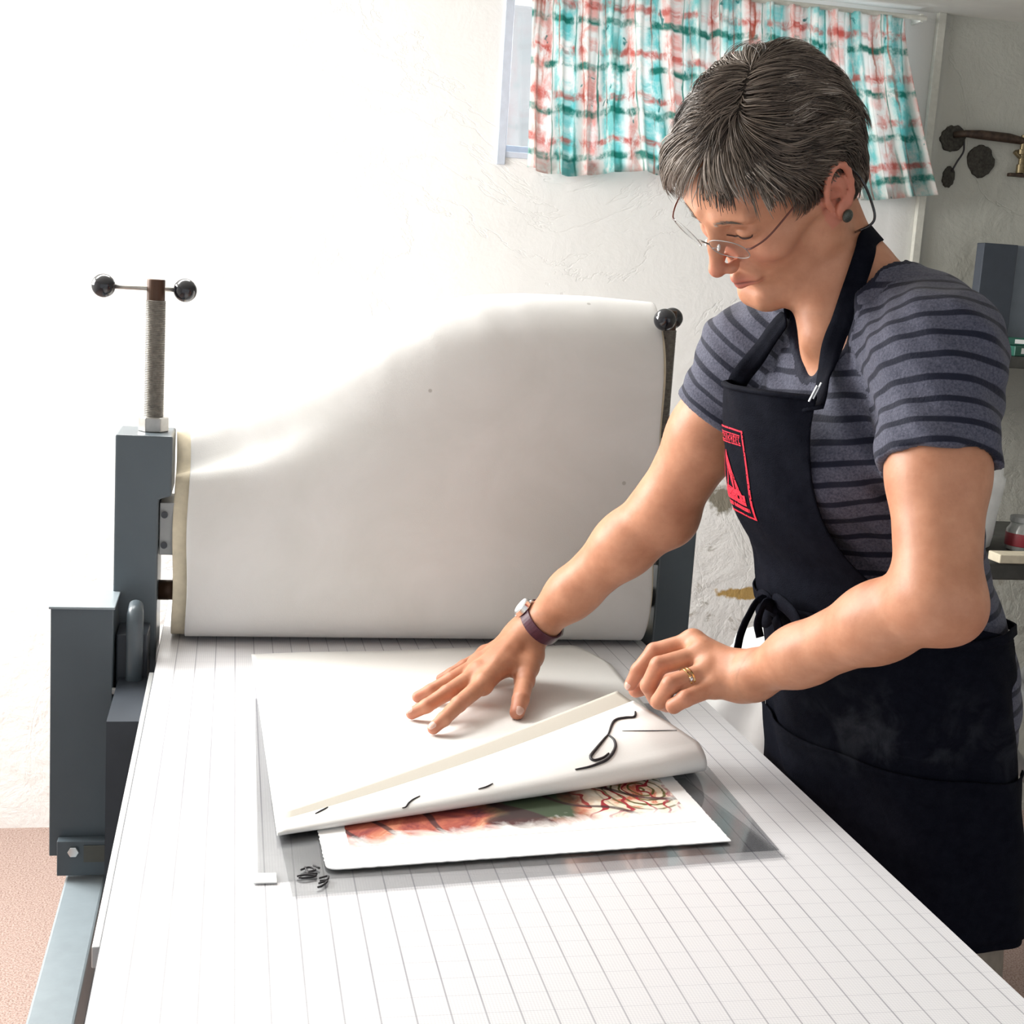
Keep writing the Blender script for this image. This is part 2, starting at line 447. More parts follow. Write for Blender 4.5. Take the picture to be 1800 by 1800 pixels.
def art_mat():
    """the colour print: rust, green and dark washes with swirling ink lines"""
    m, nt, b = nmat('printed_artwork')
    p = worldpos(nt); x, y, z = sep(nt, p)
    a = noise(nt, p, 14, 6, 0.6, 1.2)
    c = ramp(nt, a, [(0.30, (0.08, 0.03, 0.045)), (0.41, (0.26, 0.055, 0.05)), (0.50, (0.45, 0.12, 0.075)), (0.58, (0.56, 0.22, 0.13)), (0.70, (0.68, 0.48, 0.34))])
    gx = mathn(nt, 'ABSOLUTE', mathn(nt, 'SUBTRACT', x, 0.045)); 
    g = ramp(nt, mathn(nt, 'ADD', mathn(nt, 'MULTIPLY', gx, 9), mathn(nt, 'MULTIPLY', noise(nt, p, 30, 4), 0.5)), [(0.55, (1, 1, 1)), (0.75, (0, 0, 0))])
    gy = ramp(nt, mathn(nt, 'ADD', y, mathn(nt, 'MULTIPLY', noise(nt, p, 25, 3), 0.03)), [(1.225, (0, 0, 0)), (1.0, (0, 0, 0))]) if False else g
    yy = nt.nodes.new('ShaderNodeMapRange'); yy.inputs[1].default_value = 1.215; yy.inputs[2].default_value = 1.235; nt.links.new(y, yy.inputs[0])
    c = mixc(nt, mathn(nt, 'MULTIPLY', g, yy.outputs[0]), c, (0.06, 0.085, 0.05))
    # right third: pale ground with olive rings and red strokes
    rt = nt.nodes.new('ShaderNodeMapRange'); rt.inputs[1].default_value = 0.085; rt.inputs[2].default_value = 0.115
    nt.links.new(mathn(nt, 'ADD', x, mathn(nt, 'MULTIPLY', mathn(nt, 'SUBTRACT', noise(nt, p, 20, 4), 0.5), 0.08)), rt.inputs[0])
    pale = ramp(nt, noise(nt, p, 22, 5, 0.65, 1.0), [(0.38, (0.62, 0.20, 0.12)), (0.46, (0.80, 0.66, 0.5)), (0.62, (0.86, 0.82, 0.72))])
    dx = mathn(nt, 'SUBTRACT', x, 0.168); dy = mathn(nt, 'SUBTRACT', y, 1.300)
    r = mathn(nt, 'SQRT', mathn(nt, 'ADD', mathn(nt, 'MULTIPLY', dx, dx), mathn(nt, 'MULTIPLY', mathn(nt, 'MULTIPLY', dy, dy), 0.6)))
    r = mathn(nt, 'ADD', r, mathn(nt, 'MULTIPLY', noise(nt, p, 28, 3), 0.014))
    ring = mathn(nt, 'ABSOLUTE', mathn(nt, 'SINE', mathn(nt, 'MULTIPLY', r, 330)))
    rm = mathn(nt, 'MULTIPLY', ramp(nt, ring, [(0.25, (1, 1, 1)), (0.55, (0, 0, 0))]), ramp(nt, r, [(0.045, (1, 1, 1)), (0.065, (0, 0, 0))]))
    pale = mixc(nt, rm, pale, (0.13, 0.11, 0.03))
    w1 = nt.nodes.new('ShaderNodeTexWave'); w1.inputs['Scale'].default_value = 14; w1.inputs['Distortion'].default_value = 14; w1.inputs['Detail'].default_value = 2
    w1.inputs['Detail Scale'].default_value = 1.3; nt.links.new(p, w1.inputs['Vector'])
    pale = mixc(nt, ramp(nt, w1.outputs['Fac'], [(0.05, (1, 1, 1)), (0.13, (0, 0, 0))]), pale, (0.35, 0.03, 0.04))
    c = mixc(nt, rt.outputs[0], c, pale)
    w2 = nt.nodes.new('ShaderNodeTexWave'); w2.inputs['Scale'].default_value = 7; w2.inputs['Distortion'].default_value = 11; w2.inputs['Detail'].default_value = 1
    w2.bands_direction = 'DIAGONAL'; nt.links.new(p, w2.inputs['Vector'])
    c = mixc(nt, mathn(nt, 'MULTIPLY', ramp(nt, w2.outputs['Fac'], [(0.03, (1, 1, 1)), (0.07, (0, 0, 0))]), 0.85), c, (0.05, 0.025, 0.03))
    # washes fade out unevenly to bare paper towards the lower and right margins
    fa = nt.nodes.new('ShaderNodeMapRange'); fa.inputs[1].default_value = 0.0; fa.inputs[2].default_value = 0.022
    lower = mathn(nt, 'SUBTRACT', y, mathn(nt, 'ADD', 1.178, mathn(nt, 'MULTIPLY', mathn(nt, 'ADD', x, 0.146), 0.19)))
    nt.links.new(mathn(nt, 'ADD', lower, mathn(nt, 'MULTIPLY', mathn(nt, 'SUBTRACT', noise(nt, p, 26, 5, 0.6, 1.0), 0.42), 0.06)), fa.inputs[0])
    fr = nt.nodes.new('ShaderNodeMapRange'); fr.inputs[1].default_value = 0.205; fr.inputs[2].default_value = 0.185
    nt.links.new(mathn(nt, 'ADD', x, mathn(nt, 'MULTIPLY', mathn(nt, 'SUBTRACT', noise(nt, p, 60, 5, 0.6, 1.0), 0.5), 0.05)), fr.inputs[0])
    c = mixc(nt, mathn(nt, 'MULTIPLY', fa.outputs[0], fr.outputs[0]), (0.86, 0.855, 0.83), c)
    nt.links.new(c, b.inputs['Base Color']); b.inputs['Roughness'].default_value = 0.75
    b.inputs['Specular IOR Level'].default_value = 0.2
    return m
M['art'] = art_mat()

def curtain_mat():
    m, nt, b = nmat('watercolour_plaid_cotton')
    at = nt.nodes.new('ShaderNodeAttribute'); at.attribute_name = 'fab'
    v = at.outputs['Vector']; u, t, _ = sep(nt, v)
    wob = mathn(nt, 'MULTIPLY', mathn(nt, 'SUBTRACT', noise(nt, v, 11, 4), 0.5), 0.035)
    uu = mathn(nt, 'ADD', u, wob); tt = mathn(nt, 'ADD', t, wob)
    def bands(c, pitch, w, off, soft=0.12):
        f = mathn(nt, 'FRACT', mathn(nt, 'DIVIDE', mathn(nt, 'ADD', c, off), pitch))
        d = mathn(nt, 'ABSOLUTE', mathn(nt, 'SUBTRACT', f, 0.5))
        g = nt.nodes.new('ShaderNodeMapRange'); g.inputs[1].default_value = 0.5 - w - soft; g.inputs[2].default_value = 0.5 - w
        nt.links.new(d, g.inputs[0]); return g.outputs[0]
    brk = ramp(nt, noise(nt, v, 17, 5, 0.7), [(0.40, (0, 0, 0)), (0.58, (1, 1, 1))])
    brk2 = ramp(nt, noise(nt, v, 23, 5, 0.7, 0.5), [(0.42, (0, 0, 0)), (0.6, (1, 1, 1))])
    st = nt.nodes.new('ShaderNodeMapping'); st.inputs['Scale'].default_value = (40, 6, 1); nt.links.new(v, st.inputs[0])
    streak = ramp(nt, noise(nt, st.outputs[0], 1.0, 4), [(0.42, (0, 0, 0)), (0.62, (1, 1, 1))])
    c = mixc(nt, 0.0, (0.86, 0.86, 0.84), (0, 0, 0))
    c = mixc(nt, mathn(nt, 'MULTIPLY', mathn(nt, 'MULTIPLY', bands(uu, 0.17, 0.16, 0.03), brk), 0.85), c, (0.22, 0.66, 0.66))
    c = mixc(nt, mathn(nt, 'MULTIPLY', mathn(nt, 'MULTIPLY', bands(uu, 0.17, 0.10, 0.115), brk2), 0.75), c, (0.80, 0.42, 0.38))
    c = mixc(nt, mathn(nt, 'MULTIPLY', mathn(nt, 'MULTIPLY', bands(tt, 0.105, 0.05, 0.02, 0.05), brk), 0.9), c, (0.04, 0.30, 0.25))
    c = mixc(nt, mathn(nt, 'MULTIPLY', mathn(nt, 'MULTIPLY', bands(tt, 0.105, 0.05, 0.055, 0.06), brk2), 0.8), c, (0.66, 0.20, 0.17))
    c = mixc(nt, mathn(nt, 'MULTIPLY', mathn(nt, 'MULTIPLY', bands(uu, 0.085, 0.022, 0.0, 0.04), streak), 0.85), c, (0.05, 0.33, 0.28))
    c = mixc(nt, mathn(nt, 'MULTIPLY', mathn(nt, 'MULTIPLY', bands(uu, 0.085, 0.015, 0.045, 0.03), streak), 0.8), c, (0.55, 0.18, 0.12))
    blot = ramp(nt, noise(nt, v, 24, 3, 0.5, 0.8), [(0.68, (0, 0, 0)), (0.72, (1, 1, 1))])
    c = mixc(nt, mathn(nt, 'MULTIPLY', blot, 0.8), c, (0.02, 0.30, 0.30))
    nt.links.new(c, b.inputs['Base Color']); b.inputs['Roughness'].default_value = 0.9
    b.inputs['Specular IOR Level'].default_value = 0.1
    tr = nt.nodes.new('ShaderNodeBsdfTranslucent'); nt.links.new(c, tr.inputs[0])
    mx = nt.nodes.new('ShaderNodeMixShader'); mx.inputs[0].default_value = 0.55
    nt.links.new(b.outputs[0], mx.inputs[1]); nt.links.new(tr.outputs[0], mx.inputs[2])
    nt.links.new(mx.outputs[0], nt.nodes['Material Output'].inputs[0])
    return m
M['curtain'] = curtain_mat()

def skin_mat():
    m, nt, b = nmat('skin')
    at = nt.nodes.new('ShaderNodeAttribute'); at.attribute_name = 'tint'
    r, g, _ = sep(nt, at.outputs['Vector'])
    p = worldpos(nt)
    c = ramp(nt, noise(nt, p, 38, 5, 0.6), [(0.3, (0.47, 0.205, 0.115)), (0.7, (0.60, 0.29, 0.175))])
    c = mixc(nt, mathn(nt, 'MULTIPLY', ramp(nt, noise(nt, p, 160, 3), [(0.62, (0, 0, 0)), (0.74, (1, 1, 1))]), 0.22), c, (0.40, 0.17, 0.10))
    c = mixc(nt, r, c, (0.56, 0.17, 0.125))
    c = mixc(nt, g, c, (0.20, 0.07, 0.055))
    nt.links.new(c, b.inputs['Base Color'])
    b.inputs['Roughness'].default_value = 0.48; b.inputs['Specular IOR Level'].default_value = 0.4
    b.inputs['Subsurface Weight'].default_value = 0.12
    b.inputs['Subsurface Radius'].default_value = (0.012, 0.004, 0.002)
    b.inputs['Subsurface Scale'].default_value = 0.6
    h = mathn(nt, 'ADD', noise(nt, p, 500, 3), mathn(nt, 'MULTIPLY', noise(nt, p, 90, 3), 1.0))
    bump(nt, b, h, 0.12, 0.0008)
    return m
M['skin'] = skin_mat()

def shirt_mat():
    m, nt, b = nmat('striped_jersey')
    at = nt.nodes.new('ShaderNodeAttribute'); at.attribute_name = 'stripe'
    u, t, _ = sep(nt, at.outputs['Vector'])
    p = worldpos(nt)
    f = mathn(nt, 'FRACT', mathn(nt, 'ADD', mathn(nt, 'DIVIDE', u, 0.0205), mathn(nt, 'MULTIPLY', noise(nt, p, 9, 2), 0.5)))
    d = mathn(nt, 'ABSOLUTE', mathn(nt, 'SUBTRACT', f, 0.5))
    dark = ramp(nt, mathn(nt, 'SUBTRACT', d, t), [(0.12, (1, 1, 1)), (0.17, (0, 0, 0))])
    he = noise(nt, p, 420, 3, 0.7)
    base = ramp(nt, he, [(0.3, (0.036, 0.039, 0.064)), (0.7, (0.108, 0.112, 0.155))])
    c = mixc(nt, dark, base, (0.006, 0.008, 0.022))
    nt.links.new(c, b.inputs['Base Color']); b.inputs['Roughness'].default_value = 0.8
    b.inputs['Specular IOR Level'].default_value = 0.25; b.inputs['Sheen Weight'].default_value = 0.1
    h = mathn(nt, 'ADD', mathn(nt, 'MULTIPLY', noise(nt, p, 14, 4, 0.5, 1.0), 4.0), he)
    bump(nt, b, h, 0.35, 0.003)
    return m
M['shirt'] = shirt_mat()

def apron_mat():
    m, nt, b = nmat('black_twill')
    p = worldpos(nt)
    c = ramp(nt, noise(nt, p, 90, 4), [(0.3, (0.0028, 0.0034, 0.0075)), (0.7, (0.0055, 0.0065, 0.012))])
    x, y, z = sep(nt, p)
    # chalk dust wiped onto the lap of the apron
    dz = mathn(nt, 'DIVIDE', mathn(nt, 'SUBTRACT', z, 0.985), 0.075); dy = mathn(nt, 'DIVIDE', mathn(nt, 'SUBTRACT', y, 1.25), 0.11)
    r = mathn(nt, 'SQRT', mathn(nt, 'ADD', mathn(nt, 'MULTIPLY', dz, dz), mathn(nt, 'MULTIPLY', dy, dy)))
    zone = ramp(nt, r, [(0.2, (1, 1, 1)), (1.0, (0, 0, 0))])
    dust = mathn(nt, 'MULTIPLY', ramp(nt, noise(nt, p, 22, 5, 0.6, 0.6), [(0.48, (0, 0, 0)), (0.72, (1, 1, 1))]), zone)
    c = mixc(nt, mathn(nt, 'MULTIPLY', dust, 0.22), c, (0.12, 0.13, 0.15))
    nt.links.new(c, b.inputs['Base Color']); b.inputs['Roughness'].default_value = 0.8
    b.inputs['Specular IOR Level'].default_value = 0.06
    h = mathn(nt, 'ADD', mathn(nt, 'MULTIPLY', noise(nt, p, 9, 4, 0.5, 0.8), 5.0), noise(nt, p, 900, 2))
    bump(nt, b, h, 0.35, 0.003)
    return m
M['apron'] = apron_mat()

def hair_mat():
    m, nt, b = nmat('greying_hair')
    at = nt.nodes.new('ShaderNodeAttribute'); at.attribute_name = 'shade'
    r, g, _ = sep(nt, at.outputs['Vector'])
    c = ramp(nt, r, [(0.0, (0.038, 0.028, 0.022)), (0.35, (0.105, 0.078, 0.060)), (0.7, (0.25, 0.20, 0.16)), (1.0, (0.50, 0.44, 0.39))])
    nt.links.new(c, b.inputs['Base Color']); b.inputs['Roughness'].default_value = 0.42
    b.inputs['Specular IOR Level'].default_value = 0.5
    return m
M['hair'] = hair_mat()
M['scalp'] = plain('dark_hair_base', (0.035, 0.028, 0.023), 0.8, 0, 0.2, 300, 0.3)
M['lash'] = plain('eyelash', (0.045, 0.022, 0.02), 0.7)
M['dirty_white'] = plain('white_sack_plastic', (0.90, 0.905, 0.91), 0.5, 0, 0.4, 20, 0.04, 0.1)
M['jar'] = plain('murky_jar', (0.30, 0.31, 0.30), 0.2, 0, 0.6, 60, 0.2)

# ================================================================ ROOM
YW = 3.378
ZC = 2.157
wx0, wx1, wz0 = 0.372, 1.385, 1.725
wy = 3.56
bm = bmesh.new()
# wall as one solid with the window hole (opening from wz0 up to the ceiling)
add_box(bm, (-1.9, YW, 0), (wx0, YW + 0.30, ZC)); add_box(bm, (wx1, YW, 0), (3.2, YW + 0.30, ZC))
add_box(bm, (wx0, YW, 0), (wx1, YW + 0.30, wz0)); add_box(bm, (wx0, YW, ZC - 0.03), (wx1, YW + 0.30, ZC))
struct(from_bm('wall_back', bm, M['wall']))
bm = bmesh.new()
add_box(bm, (-2.1, -1.2, 0), (-1.9, 1.8, ZC)); add_box(bm, (-2.1, 3.1, 0), (-1.9, YW + .3, ZC))
add_box(bm, (-2.1, 1.8, 0), (-1.9, 3.1, 1.2)); add_box(bm, (-2.1, 1.8, ZC - .08), (-1.9, 3.1, ZC))
struct(from_bm('wall_left', bm, M['wall']))
bm = bmesh.new(); add_box(bm, (3.0, -1.2, 0), (3.2, YW, ZC))
struct(from_bm('wall_right', bm, M['wall']))
bm = bmesh.new(); add_box(bm, (-2.1, -1.2, -0.1), (3.2, YW + 0.3, 0))
struct(from_bm('floor', bm, M['floor']))
bm = bmesh.new(); add_box(bm, (-2.1, -1.2, ZC), (3.2, YW + 0.3, ZC + 0.1))
struct(from_bm('ceiling', bm, M['ceiling']))
# white wooden strip covering the wall joint
bm = bmesh.new(); add_box(bm, (1.472, YW - 0.016, 0), (1.494, YW, ZC))
struct(from_bm('trim_1', bm, M['trim_white'], bevel=0.002))
# window in the back wall
win = bpy.data.objects.new('window_1', None); col.objects.link(win); win.location = (0.88, wy, wz0); struct(win)
bpy.context.view_layer.update()
M['frame_blue'] = plain('pale_blue_painted_frame', (0.60, 0.66, 0.76), 0.5)
bm = bmesh.new()
for a, b_ in (((wx0, wy - .05, wz0), (wx0 + .03, wy, ZC - .03)), ((wx1 - .03, wy - .05, wz0), (wx1, wy, ZC - .03)),
              ((wx0 + .03, wy - .05, wz0), (wx1 - .03, wy, wz0 + .03)), ((.865, wy - .04, wz0 + .03), (.895, wy, ZC - .03))):
    add_box(bm, a, b_)
from_bm('window_frame', bm, M['frame_blue'], win, bevel=0.002)
bm = bmesh.new(); add_box(bm, (wx0 + .03, wy - .02, wz0 + .03), (wx1 - .03, wy - .016, ZC - .03))
from_bm('window_pane', bm, M['glass'], win)
bm = bmesh.new()
add_box(bm, (wx0 - .018, YW - .008, wz0 - .03), (wx0 + .003, YW + .012, ZC)); add_box(bm, (wx0 + .003, YW - .004, wz0 - .012), (wx1 + .01, YW + .16, wz0 + .002))
from_bm('window_casing', bm, M['frame_blue'], win, bevel=0.0015)
# window in the left wall, outside the picture, that lets the daylight in
w2 = bpy.data.objects.new('window_2', None); col.objects.link(w2); w2.location = (-2.0, 2.45, 1.2); struct(w2)
bpy.context.view_layer.update()
bm = bmesh.new()
for a, b_ in (((-2.03, 1.8, 1.2), (-1.97, 1.84, ZC - .08)), ((-2.03, 3.06, 1.2), (-1.97, 3.1, ZC - .08)), ((-2.03, 1.84, 1.2), (-1.97, 3.06, 1.24)), ((-2.03, 1.84, ZC - .12), (-1.97, 3.06, ZC - .08))):
    add_box(bm, a, b_)
from_bm('window_frame', bm, M['trim_white'], w2)

# curtain: one gathered valance panel hung in front of the window
def curtain():
    nu, nv = 420, 46
    rows = []; uv = []
    ztop = 2.128
    for j in range(nv + 1):
        t = j / nv; row = []
        for i in range(nu + 1):
            s = i / nu
            xl = 0.405 + 0.012 * t; xr = 1.362 + 0.128 * t ** 1.4
            x = xl + (xr - xl) * s
            zb = 1.690 - 0.012 * math.sin(s * 17) - 0.02 * (s > .9) * 0
            z = ztop + (zb - ztop) * t
            ph = s * 2 * math.pi * 15 + 1.3 * math.sin(s * 9) + 0.5 * math.sin(t * 3 + s * 25)
            amp = 0.012 + 0.020 * t
            y = YW - 0.050 - amp * math.sin(ph) - 0.006 * math.sin(ph * 2.3 + t * 4)
            x += 0.006 * t * math.cos(ph)
            row.append((x, y, z)); uv.append((s * 1.55 + 0.02 * math.sin(ph), t * 0.44, 0))
        rows.append(row)
    o = grid_mesh('window_curtain', rows, M['curtain'], None, 0.0012, 0, uv)
    tag(o, 'gathered white curtain with teal, green and coral plaid over the basement window', 'curtain')
curtain()
bm = bmesh.new()
add_cyl(bm, (0.375, YW - .05, 2.131), (1.42, YW - .05, 2.131), 0.006)
add_box(bm, (0.380, YW - .05, 2.122), (0.388, YW + .002, 2.142)); add_box(bm, (1.405, YW - .05, 2.122), (1.413, YW + .002, 2.142))
tag(from_bm('curtain_rod', bm, M['trim_white'], smooth=False), 'thin white rod that carries the gathered plaid curtain', 'curtain rod')

# ================================================================ PRESS
ZB = 0.90
press = empty('etching_press', (0, 1.9, 0), 'large grey etching press with a long grid-covered bed and tall side screws', 'printing press')
# bed: slab with printed sheet on it
bm = bmesh.new(); add_box(bm, (-.35, 0.20, ZB - .026), (.35, 2.9, ZB - .0015))
from_bm('press_bed', bm, M['dark_paint'], press, bevel=.001)
bm = bmesh.new(); add_box(bm, (-.349, 0.205, ZB - .0015), (.349, 2.895, ZB))
from_bm('grid_sheet', bm, M['bed_grid'], press, label='white printed measuring grid covering the bed')
bm = bmesh.new(); add_box(bm, (-.3565, 1.02, ZB - .024), (-.3502, 1.75, ZB - .006))
from_bm('edge_strip', bm, M['aluminium'], press, bevel=.001, label='bare metal strip along the left edge of the bed')
def side_frame(sx):
    # outline in x,z seen from the front; inner side opens into the bearing slot
    X = lambda a: a * sx
    if sx < 0:
        pts = [(-.412, .30), (-.412, 1.186), (-.338, 1.186), (-.338, 1.105), (-.3545, 1.100), (-.3545, .30)]
    else:
        pts = [(.3535, .30), (.3535, 1.100), (.338, 1.105), (.338, 1.186), (.408, 1.186), (.408, .30)]
    bm = bmesh.new(); add_prism(bm, pts, 'y', 1.865, 1.965)
    return from_bm('side_frame', bm, M['grey_paint'], press, bevel=.0025)
side_frame(-1); side_frame(1)
def bearing(sx):
    bm = bmesh.new()
    x0, x1 = sorted((sx * .3535, sx * .322))
    add_box(bm, (x0, 1.875, 1.022), (x1, 1.955, 1.094))
    o = from_bm('bearing_block', bm, M['bearing'], press, bevel=.001)
    for zz in (1.078, 1.036):
        bm = bmesh.new(); add_cyl(bm, (sx * .347, 1.870, zz), (sx * .347, 1.8755, zz), .0045, n=16)
        b2 = from_bm('bolt', bm, M['black'], o)
    bm = bmesh.new(); add_cyl(bm, (sx * .356, 1.91, .965), (sx * .325, 1.91, .965), .014)
    from_bm('roller_shaft', bm, M['brown'], press, smooth=True, label='brown bronze shaft end of the roller')
bearing(-1); bearing(1)
bm = bmesh.new(); add_cyl(bm, (-.308, 1.918, .968), (.330, 1.918, .968), .050, n=48)
from_bm('upper_roller', bm, M['steel'], press, smooth=False)
bm = bmesh.new(); add_cyl(bm, (-.34, 1.915, .80), (.34, 1.915, .80), .07, n=48)
from_bm('lower_roller', bm, M['steel'], press, smooth=False)
def screw(x, zt, bar_dir, lenl, lenr, knob_r=.0158):
    bm = bmesh.new()
    # threaded rod: ridged profile
    zz = 1.205; prof = []
    while zz < zt - .028:
        prof.append((zz, .0126)); prof.append((zz + .0007, .0134)); prof.append((zz + .0013, .0134)); prof.append((zz + .0020, .0126)); zz += .0024
    n = 20; rings = []
    for z_, r_ in prof:
        rings.append([bm.verts.new((x + r_ * math.cos(2 * math.pi * k / n), 1.915 + r_ * math.sin(2 * math.pi * k / n), z_)) for k in range(n)])
    for a, b_ in zip(rings, rings[1:]):
        for k in range(n): bm.faces.new((a[k], a[(k + 1) % n], b_[(k + 1) % n], b_[k]))
    bm.faces.new(rings[0][::-1]); bm.faces.new(rings[-1])
    s = from_bm('adjusting_screw', bm, M['worn_steel'], press, smooth=True)
    bm = bmesh.new(); add_cyl(bm, (x, 1.915, 1.186), (x, 1.915, 1.206), .0205, n=6)
    from_bm('hex_nut', bm, M['steel'], s, bevel=.0015)
    bm = bmesh.new(); add_cyl(bm, (x, 1.915, zt - .029), (x, 1.915, zt), .0120, n=24)
    from_bm('screw_head', bm, M['brown'], s, bevel=.001)
    d = Vector(bar_dir).normalized(); c = Vector((x, 1.915, zt - .0125))
    bm = bmesh.new(); add_cyl(bm, c - d * lenl, c + d * lenr, .0033, n=14)
    from_bm('handle_bar', bm, M['steel'], s, smooth=True)
    for L_ in (-lenl, lenr):
        bm = bmesh.new(); add_sphere(bm, c + d * L_, knob_r, u=32, v=20)
        add_cyl(bm, c + d * (L_ * .82), c + d * L_, .0065, .008, n=16)
        from_bm('ball_knob', bm, M['black'], s, smooth=True)
screw(-.366, 1.391, (1, 0, 0.0), .068, .038)
screw(.354, 1.391, (.42, .9, 0.01), .04, .045)
# gear cover and lower steelwork, left
bm = bmesh.new()
add_prism(bm, [(-.482, .632), (-.482, .971), (-.404, .971), (-.404, .632)], 'y', 1.78, 1.905)
gc = from_bm('gear_cover', bm, M['grey_paint'], press, bevel=.0015)
bm = bmesh.new(); add_box(bm, (-.484, 1.776, .969), (-.402, 1.905, .9725))  # lit top face of the cover, brightness put into a paler colour
from_bm('cover_lit_top', bm, M['rail_paint'], gc, bevel=.001, label='top face of the gear cover, its lit tone put into a lighter colour')
bm = bmesh.new(); add_box(bm, (-.470, 1.762, .612), (-.398, 1.779, .660))
br = from_bm('cover_bracket', bm, M['grey_paint'], press, bevel=.001)
bm = bmesh.new(); add_cyl(bm, (-.449, 1.756, .647), (-.449, 1.7625, .647), .0075, n=6)
from_bm('bolt', bm, M['silver'], br, bevel=.0008)
bm = bmesh.new(); add_box(bm, (-.436, 1.759, .632), (-.404, 1.7625, .654))
from_bm('rating_plate', bm, M['olive'], br)
bm = bmesh.new(); add_prism(bm, [(-.402, .30), (-.402, .93), (-.362, .93), (-.362, .30)], 'y', 1.80, 1.864)
from_bm('inner_cheek', bm, M['dark_paint'], press, bevel=.002)
bm = bmesh.new()
tube(bm, [(-.378, 1.79, .845), (-.378, 1.79, .90), (-.378, 1.79, .940), (-.378, 1.795, .960), (-.378, 1.81, .968)], [.011, .011, .011, .0105, .009], 16)
from_bm('bed_guide', bm, M['grey_paint'], press, smooth=True)
bm = bmesh.new(); add_cyl(bm, (-.404, 1.772, .862), (-.366, 1.772, .862), .0045, n=12); add_cyl(bm, (-.384, 1.772, .862), (-.378, 1.772, .862), .008, n=12)
from_bm('guide_bolt', bm, M['bearing'], press, smooth=False)
# long side rails and legs
for sx in (-1, 1):
    bm = bmesh.new()
    x0, x1 = sorted((sx * .460, sx * .409)) if sx < 0 else (.31, .345)
    add_box(bm, (x0, 0.25, .545), (x1, 2.6, .606))
    from_bm('frame_rail', bm, M['rail_paint'], press, bevel=.003)
    for yy in (0.35, 1.90, 2.5):
        bm = bmesh.new(); add_box(bm, (x0 + .002, yy, 0), (x1 - .002, yy + .06, .546))
        from_bm('leg', bm, M['grey_paint'], press, bevel=.003)
bm = bmesh.new(); add_box(bm, (-.398, 1.62, .62), (-.356, 1.80, .872))
from_bm('side_panel', bm, M['dark_paint'], press, label='dark panel hung under the left edge of the bed')
for yy in (.3, 1.1, 2.4):
    bm = bmesh.new(); add_cyl(bm, (-.34, yy, .858), (.34, yy, .858), .0155, n=24)
    from_bm('bed_support_roller', bm, M['steel'], press, smooth=True)

# felt blanket thrown up over the roller
def felt():
    nu, nv = 90, 80
    def crest(s):
        kx = [0, .1, .2, .3, .4, .5, .6, .7, .85, 1.0]
        kz = [1.222, 1.246, 1.276, 1.315, 1.352, 1.378, 1.392, 1.398, 1.400, 1.397]
        return float(np.interp(s, kx, kz))
    def prof(s, off=0.0):
        zc = crest(s) + off
        yl = 1.985 - .035 * min(1, s * 1.8)
        lean = .07 * (1 - min(1, s * 1.6)) ** 1.2
        bulge = .012 * math.sin(math.pi * s)
        pts = [(1.985, .9065), (1.93, .9068), (1.895, .908), (1.870 - off, .914), (1.855 - off, .935), (1.850 - off, .97),
               (1.853 - bulge - off, 1.03), (1.862 - bulge + lean * .12 - off, .3 * zc + .7 * 1.08),
               (1.880 - bulge * .4 + lean * .35, zc - .085), (1.902 + lean * .6, zc - .030), (1.945 + lean * .9, zc), (1.99 + lean, zc - .012), (2.03 + lean, zc - .07), (2.05 + lean, zc - .17), (2.055 + lean, zc - .30)]
        return cat_rom([Vector((0, a, b_)) for a, b_ in pts], 6)
    for off, nm, lab, x0, x1, mt in ((0.0, 'felt_blanket', 'thick white wool blanket sheet thrown up over the press roller, front layer', -.316, .340, M['felt']),
                            (-.0075, 'felt_blanket', 'thinner wool blanket layer behind the front one, its cream edge showing at the left', -.335, .346, M['felt_edge'])):
        rows = []
        for i in range(nu + 1):
            s = i / nu
            wv = .0012 * math.sin(s * 9 + 1)
            row = []
            for p in prof(s, off):
                k = max(0, min(1, (p.z - .95) / .2))
                row.append((x0 + (x1 - x0) * s + .0012 * math.sin(p.z * 40), p.y - off * .9 + wv * k, p.z))
            rows.append(row)
        o = grid_mesh(nm, rows, mt, None, .006, 0)
        b_ = o.modifiers.new('bevel', 'BEVEL'); b_.width = .0015; b_.segments = 2; b_.limit_method = 'ANGLE'
        tag(o, lab, 'felt blanket', 'wool blankets over the roller')
felt()

# ================================================================ PAPERS ON THE BED
def sheet_outline(corners, z0, z1, wob=0.0, round_i=(), r=.012, n=50):
    pts = []
    m = len(corners)
    for i in range(m):
        a = Vector(corners[i - 1]); b_ = Vector(corners[i]); c = Vector(corners[(i + 1) % m])
        rr = r if i in round_i else .0008
        p0 = b_ + (a - b_).normalized() * rr; p1 = b_ + (c - b_).normalized() * rr
        for k in range(7):
            t = k / 6; pts.append((1 - t) ** 2 * p0 + 2 * t * (1 - t) * b_ + t * t * p1)
        nx = c + (b_ - c).normalized() * (r if (i + 1) % m in round_i else .0008)
        for k in range(1, n):
            q = p1.lerp(nx, k / n)
            if wob:
                d = (c - b_).normalized(); nn = Vector((-d.y, d.x))
                q = q + nn * wob * (math.sin(k * 1.7 + i) * .4 + random.uniform(-.6, .6))
            pts.append(q)
    return [(p.x, p.y) for p in pts]

bm = bmesh.new()
add_prism(bm, sheet_outline([(-.229, 1.110), (.262, 1.152), (.275, 1.60), (-.225, 1.62)], 0, 0), 'z', ZB + .0004, ZB + .0008)
